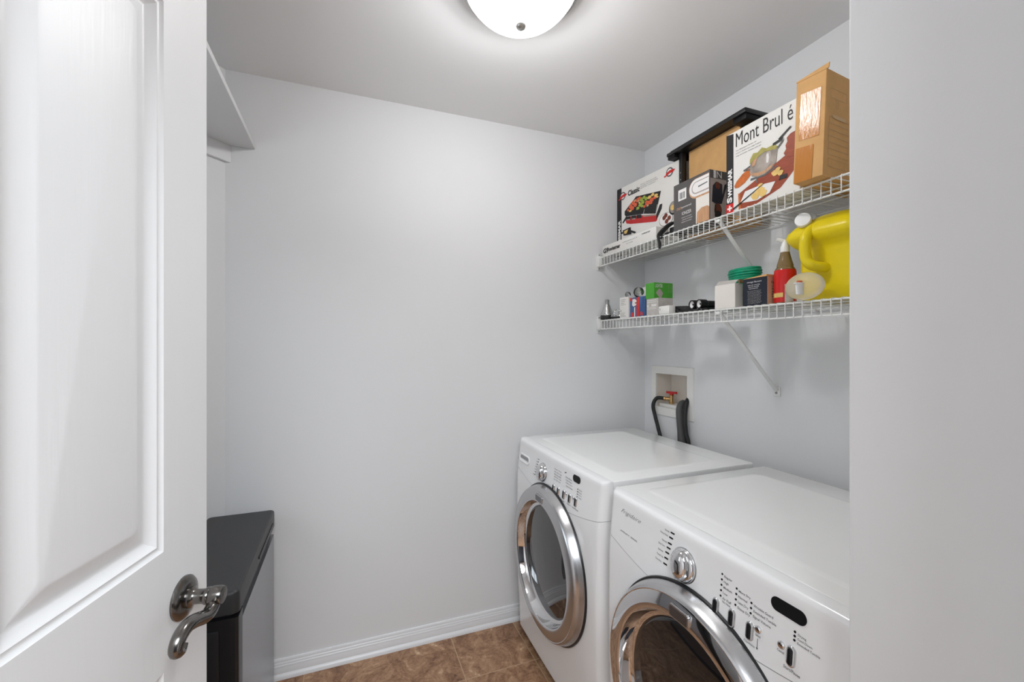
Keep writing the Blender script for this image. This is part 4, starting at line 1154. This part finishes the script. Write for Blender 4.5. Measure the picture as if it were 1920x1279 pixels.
# white plug
t = thing('plug_adapter', 'small off-white plug adapter in front of the grey carton', 'adapter', (1.282, 1.480, L))
body = MB().m(M['boxplastic']).box(1.264, 1.300, 1.447, 1.513, L, 1.5255, 0.004).build('case', t)
MB().m(M['seam']).prism([(0.010, 0.016), (0.013, 0.016), (0.013, 0.026), (0.010, 0.026)], (1.264, 1.513, L), UL, UZ, 0.0005).build('slot', body)
# black case / cable
t = thing('black_case', 'long black case with cord lying behind the off-white plug adapter', 'case', (1.325, 1.41, L))
MB().m(M['black']).hexa([(1.302, 1.370, L), (1.345, 1.370, L), (1.345, 1.470, L), (1.302, 1.470, L), (1.305, 1.372, L+0.028), (1.342, 1.372, L+0.028), (1.342, 1.468, L+0.034), (1.305, 1.468, L+0.034)], 0.005).build('shell', t)
MB().m(M['rubber']).tube(smoothpath([(1.300, 1.440, L+0.018), (1.292, 1.42, L+0.006), (1.285, 1.38, L+0.005), (1.29, 1.335, L+0.006), (1.282, 1.30, L+0.005)], 6), 0.004, 8).build('cord', t)
# twin flashlights in a holder
t = thing('twin_flashlight', 'pair of black flashlights strapped together, pale round ends facing out', 'flashlight', (1.34, 1.335, L))
for y in (1.354, 1.316):
    bo_ = MB().m(M['black']).lathe([(0.0, 0.012), (0.0135, 0.012), (0.0145, 0.0), (0.0180, 0.0), (0.0185, 0.004), (0.0185, 0.030), (0.014, 0.036), (0.014, 0.095), (0.0, 0.097)], (1.296, y, L+0.0300), (1, -0.12, 0), 28).build('barrel', t)
    mb = MB().m(M['white']).lathe([(0.0145, 0.003), (0.010, 0.006), (0.006, 0.010), (0.0, 0.010)], (1.296, y, L+0.0300), (1, -0.12, 0), 24, False, False)
    mb.build('reflector', bo_)
    MB().m(M['ink']).lathe([(0.004, 0.0), (0.004, -0.001), (0, -0.0015)], (1.304, y-0.001, L+0.030), (1, -0.12, 0), 14).build('lamp', bo_)
MB().m(M['black']).box(1.300, 1.375, 1.278, 1.366, L, L+0.013, 0.003).build('holder', t)
MB().m(M['silver']).tube([(1.300 + 0.0, 1.318 + 0.012*math.cos(a), L+0.004+0.012*math.sin(a)) for a in [k*PI/10 for k in range(11)]], 0.0012, 6).build('ring', t)
# white tube
tag(MB().m(M['whitecard']).lathe([(0.0, 0.0), (0.019, 0.0), (0.020, 0.002), (0.020, 0.150), (0.0, 0.151)], (1.44, 1.438, L+0.020), (0, -1, 0), 24).build('white_tube', base=(1.44, 1.36, L)), 'white tube lying behind the flashlights and the open white box', 'tube')
# open white box
t = thing('open_white_box', 'small white box with open top flaps left of the navy box', 'box', (1.289, 1.168, L))
body = MB().m(M['creamcard']).box(1.270, 1.308, 1.123, 1.212, L, 1.576, 0.001, 1).build('carton', t)
MB().m(M['greycard']).hexa([(1.272, 1.125, 1.5755), (1.273, 1.125, 1.5755), (1.273, 1.210, 1.5755), (1.272, 1.210, 1.5755), (1.290, 1.125, 1.590), (1.291, 1.125, 1.590), (1.291, 1.212, 1.594), (1.290, 1.212, 1.594)]).build('top_flap', body)
MB().m(M['card_dark']).hexa([(1.284, 1.116, 1.577), (1.306, 1.116, 1.577), (1.306, 1.123, 1.577), (1.284, 1.123, 1.577), (1.290, 1.121, 1.587), (1.306, 1.121, 1.587), (1.306, 1.125, 1.590), (1.290, 1.125, 1.590)]).build('side_flap', body)
# navy box
t = thing('navy_box', 'navy and tan box with pale lettering between the open white box and bottle', 'box', (1.305, 1.05, L))
mb = MB().m(M['navy']).box(1.275, 1.335, 1.0045, 1.095, L, 1.583, 0.001, 1)
body = mb.build('carton', t)
MB().m(M['tan']).prism([(0.002, 0.001), (0.0595, 0.001), (0.0595, 0.092), (0.002, 0.092)], (1.275, 1.0045, L), UN, UZ, 0.0006).build('tan_side', body)
MB().m(M['card']).hexa([(1.275, 1.006, 1.5835), (1.335, 1.006, 1.5835), (1.335, 1.095, 1.5835), (1.275, 1.095, 1.5835), (1.278, 1.008, 1.5905), (1.335, 1.010, 1.590), (1.335, 1.092, 1.585), (1.278, 1.093, 1.585)]).build('top_flap', body)
mb = MB().m(M['white'])
o = Vector((1.275, 1.095, L))
put_text(mb, 'vintage filament', o + Vector((0, -0.016, 0.076)), UL, UZ, 0.056, 0.007, 0.0006)
for i in range(3): put_text(mb, 'bulb 60 watt E26', o + Vector((0, -0.020-0.002*i, 0.068-0.006*i)), UL, UZ, 0.046-0.006*i, 0.0035, 0.0006)
mb.m(M['greycard'])
for i in range(10): put_text(mb, 'soft warm glass filament light bulb', o + Vector((0, -0.018-0.001*(i % 3), 0.048-0.0046*i)), UL, UZ, 0.052-0.003*(i % 2), 0.0030, 0.0006)
mb.m(M['ink'])
put_text(mb, 'light', (1.294, 1.0045, L+0.068), UN, UZ, 0.034, 0.010, 0.0012)
for i in range(5): put_text(mb, ('vintage', 'filament', 'glass', 'bulb', 'warm')[i], (1.296, 1.0045, L+0.058-0.0085*i), UN, UZ, 0.034, 0.0048, 0.0012)
mb.build('box_lettering', body)
# green coil
mb = MB().m(M['teal'])
pts = []
nt_ = 16
for i in range(nt_*28+1):
    a = i*2*PI/28
    pts.append((1.362+(0.041+0.002*math.sin(a*0.37))*math.cos(a), 1.162+(0.056+0.002*math.cos(a*0.21))*math.sin(a), L+0.005 + 0.0088*(i/28)))
mb.tube(pts, 0.0052, 8)
tag(mb.build('cord_coil', base=(1.362, 1.162, L)), 'coil of glossy green cord behind the open white and navy boxes', 'coil')
# red bottle
bx, byy = 1.316, 0.9725
t = thing('cleaner_bottle', 'brown spray bottle with a red label and white nozzle left of the yellow jug', 'bottle', (bx, byy, L))
body = MB().m(M['amber']).lathe([(0.0, 0.0), (0.028, 0.0), (0.0305, 0.003), (0.0305, 0.100), (0.028, 0.112), (0.0235, 0.118), (0.0235, 0.124), (0.019, 0.140), (0.0145, 0.158), (0.0125, 0.168), (0.0, 0.168)], (bx, byy, L), n=32).build('body', t)
MB().m(M['redlabel']).lathe([(0.0308, 0.004), (0.0312, 0.006), (0.0312, 0.100), (0.0300, 0.108)], (bx, byy, L), n=32, cap0=False, cap1=False).build('label', body)
mb = MB().m(M['cheese'])
for z0_, z1_, a0_, a1_ in ((0.020, 0.034, 2.2, 3.6),):
    rings = [[(bx+0.0317*math.cos(a), byy+0.0317*math.sin(a), L+z) for a in [a0_+(a1_-a0_)*k/10 for k in range(11)]] for z in (z0_, z1_)]
    mb.loft(rings, closed=False)
mb.m(M['greycard'])
mb.loft([[(bx+0.0318*math.cos(a), byy+0.0318*math.sin(a), L+z) for a in [3.75+0.8*k/8 for k in range(9)]] for z in (0.004, 0.060)], closed=False)
mb.build('label_print', body)
mb = MB().m(M['cap']).lathe([(0.0, 0.166), (0.0130, 0.166), (0.0130, 0.184), (0.010, 0.190), (0.0085, 0.205), (0.0, 0.207)], (bx, byy, L), n=20)
mb.tube([(bx, byy, L+0.200), (bx-0.012, byy+0.010, L+0.207), (bx-0.018, byy+0.016, L+0.209)], [0.0075, 0.0065, 0.0055], 10)
mb.build('spray_nozzle', t)

# yellow jug
t = thing('jug', 'large yellow plastic jug with white cap and moulded handle on lower shelf', 'jug', (1.375, 0.78, L))
mb = MB().m(M['yellow'])
def jr(x0, x1, y0, y1, r, z): return [(a, b_, z) for a, b_ in rrect(x0, x1, y0, y1, r, 6)]
prof = [(0.296, 0.926, 0.60, 1.470, 0.0, 0.020, 0.0)]
J0 = 0.752
rings = [jr(1.316, 1.455, J0+0.012, 0.915, 0.025, L), jr(1.308, 1.466, J0+0.003, 0.924, 0.028, L+0.006), jr(1.306, 1.470, J0, 0.927, 0.030, L+0.05), jr(1.306, 1.470, J0, 0.930, 0.030, L+0.150),
         jr(1.303, 1.471, J0, 0.934, 0.030, L+0.163), jr(1.292, 1.473, J0-0.004, 0.945, 0.030, L+0.174), jr(1.279, 1.475, J0-0.009, 0.954, 0.032, L+0.188), jr(1.276, 1.476, J0-0.010, 0.957, 0.034, L+0.200), jr(1.279, 1.476, J0-0.009, 0.955, 0.036, L+0.212),
         jr(1.290, 1.473, J0-0.002, 0.942, 0.038, L+0.228), jr(1.306, 1.468, J0+0.010, 0.922, 0.040, L+0.243), jr(1.326, 1.458, J0+0.024, 0.892, 0.040, L+0.255), jr(1.350, 1.445, J0+0.045, 0.855, 0.036, L+0.261), jr(1.375, 1.425, J0+0.06, 0.83, 0.02, L+0.263)]
mb.loft(rings)
body = mb.build('body', t, sharp=70)
mb = MB().m(M['yellow'])
hpth = smoothpath([(1.300, 0.875, L+0.218), (1.280, 0.875, L+0.200), (1.267, 0.874, L+0.178), (1.265, 0.873, L+0.145), (1.267, 0.869, L+0.118), (1.273, 0.857, L+0.102), (1.295, 0.845, L+0.096), (1.330, 0.838, L+0.096)], 7)
mb.tube(hpth, [0.0150]*len(hpth), 14)
mb.build('handle', body, sharp=70)
ca = Vector((-0.86, -0.34, 0.24)).normalized(); c0 = Vector((1.304, 0.900, L+0.239))
MB().m(M['yellow']).lathe([(0.021, -0.015), (0.020, 0.012), (0.016, 0.018)], c0, ca, 28).build('neck', body)
MB().m(M['cap']).lathe([(0.0, 0.014), (0.0210, 0.014), (0.0215, 0.016), (0.0215, 0.027), (0.0205, 0.029), (0.0, 0.030)], c0, ca, 36).build('cap', t)

# clear dispenser ball
ox, oy, oz = 1.250, 0.864, L+0.040
t = thing('dispenser_ball', 'translucent oval dosing ball with a white cup inside, in front of the jug', 'dosing ball', (ox, oy, L))
n = 16
prof = [(0.0, -0.040)] + [(0.040*math.sin(a), -0.040*math.cos(a)) for a in [k*PI/n for k in range(1, n)]] + [(0.0, 0.040)]
mb = MB().m(M['frost'])
rings = []
for r_, z in prof:
    rings.append([(ox + 0.62*max(r_, 1e-5)*math.cos(a), oy + 1.42*max(r_, 1e-5)*math.sin(a), oz + z) for a in [2*PI*k/36 for k in range(36)]])
mb.loft(rings)
inn = []
for r_, z in prof[::-1]:
    inn.append([(ox + 0.57*max(r_*0.97, 1e-5)*math.cos(a), oy + 1.38*max(r_*0.97, 1e-5)*math.sin(a), oz + z*0.96) for a in [2*PI*k/36 for k in range(36)]])
shell = mb.build('shell', t, sharp=80)
mb = MB().m(M['cap']).lathe([(0.0, -0.026), (0.013, -0.026), (0.0165, 0.004), (0.021, 0.005), (0.021, 0.008), (0.0, 0.008)], (ox-0.026, oy-0.004, oz), n=24, sx=0.5)
cup = mb.build('inner_cup', t)
MB().m(M['tomato']).lathe([(0.0, 0.008), (0.0125, 0.008), (0.010, 0.014), (0.0, 0.0145)], (ox-0.026, oy-0.004, oz), n=20, sx=0.5).build('inner_plug', cup)
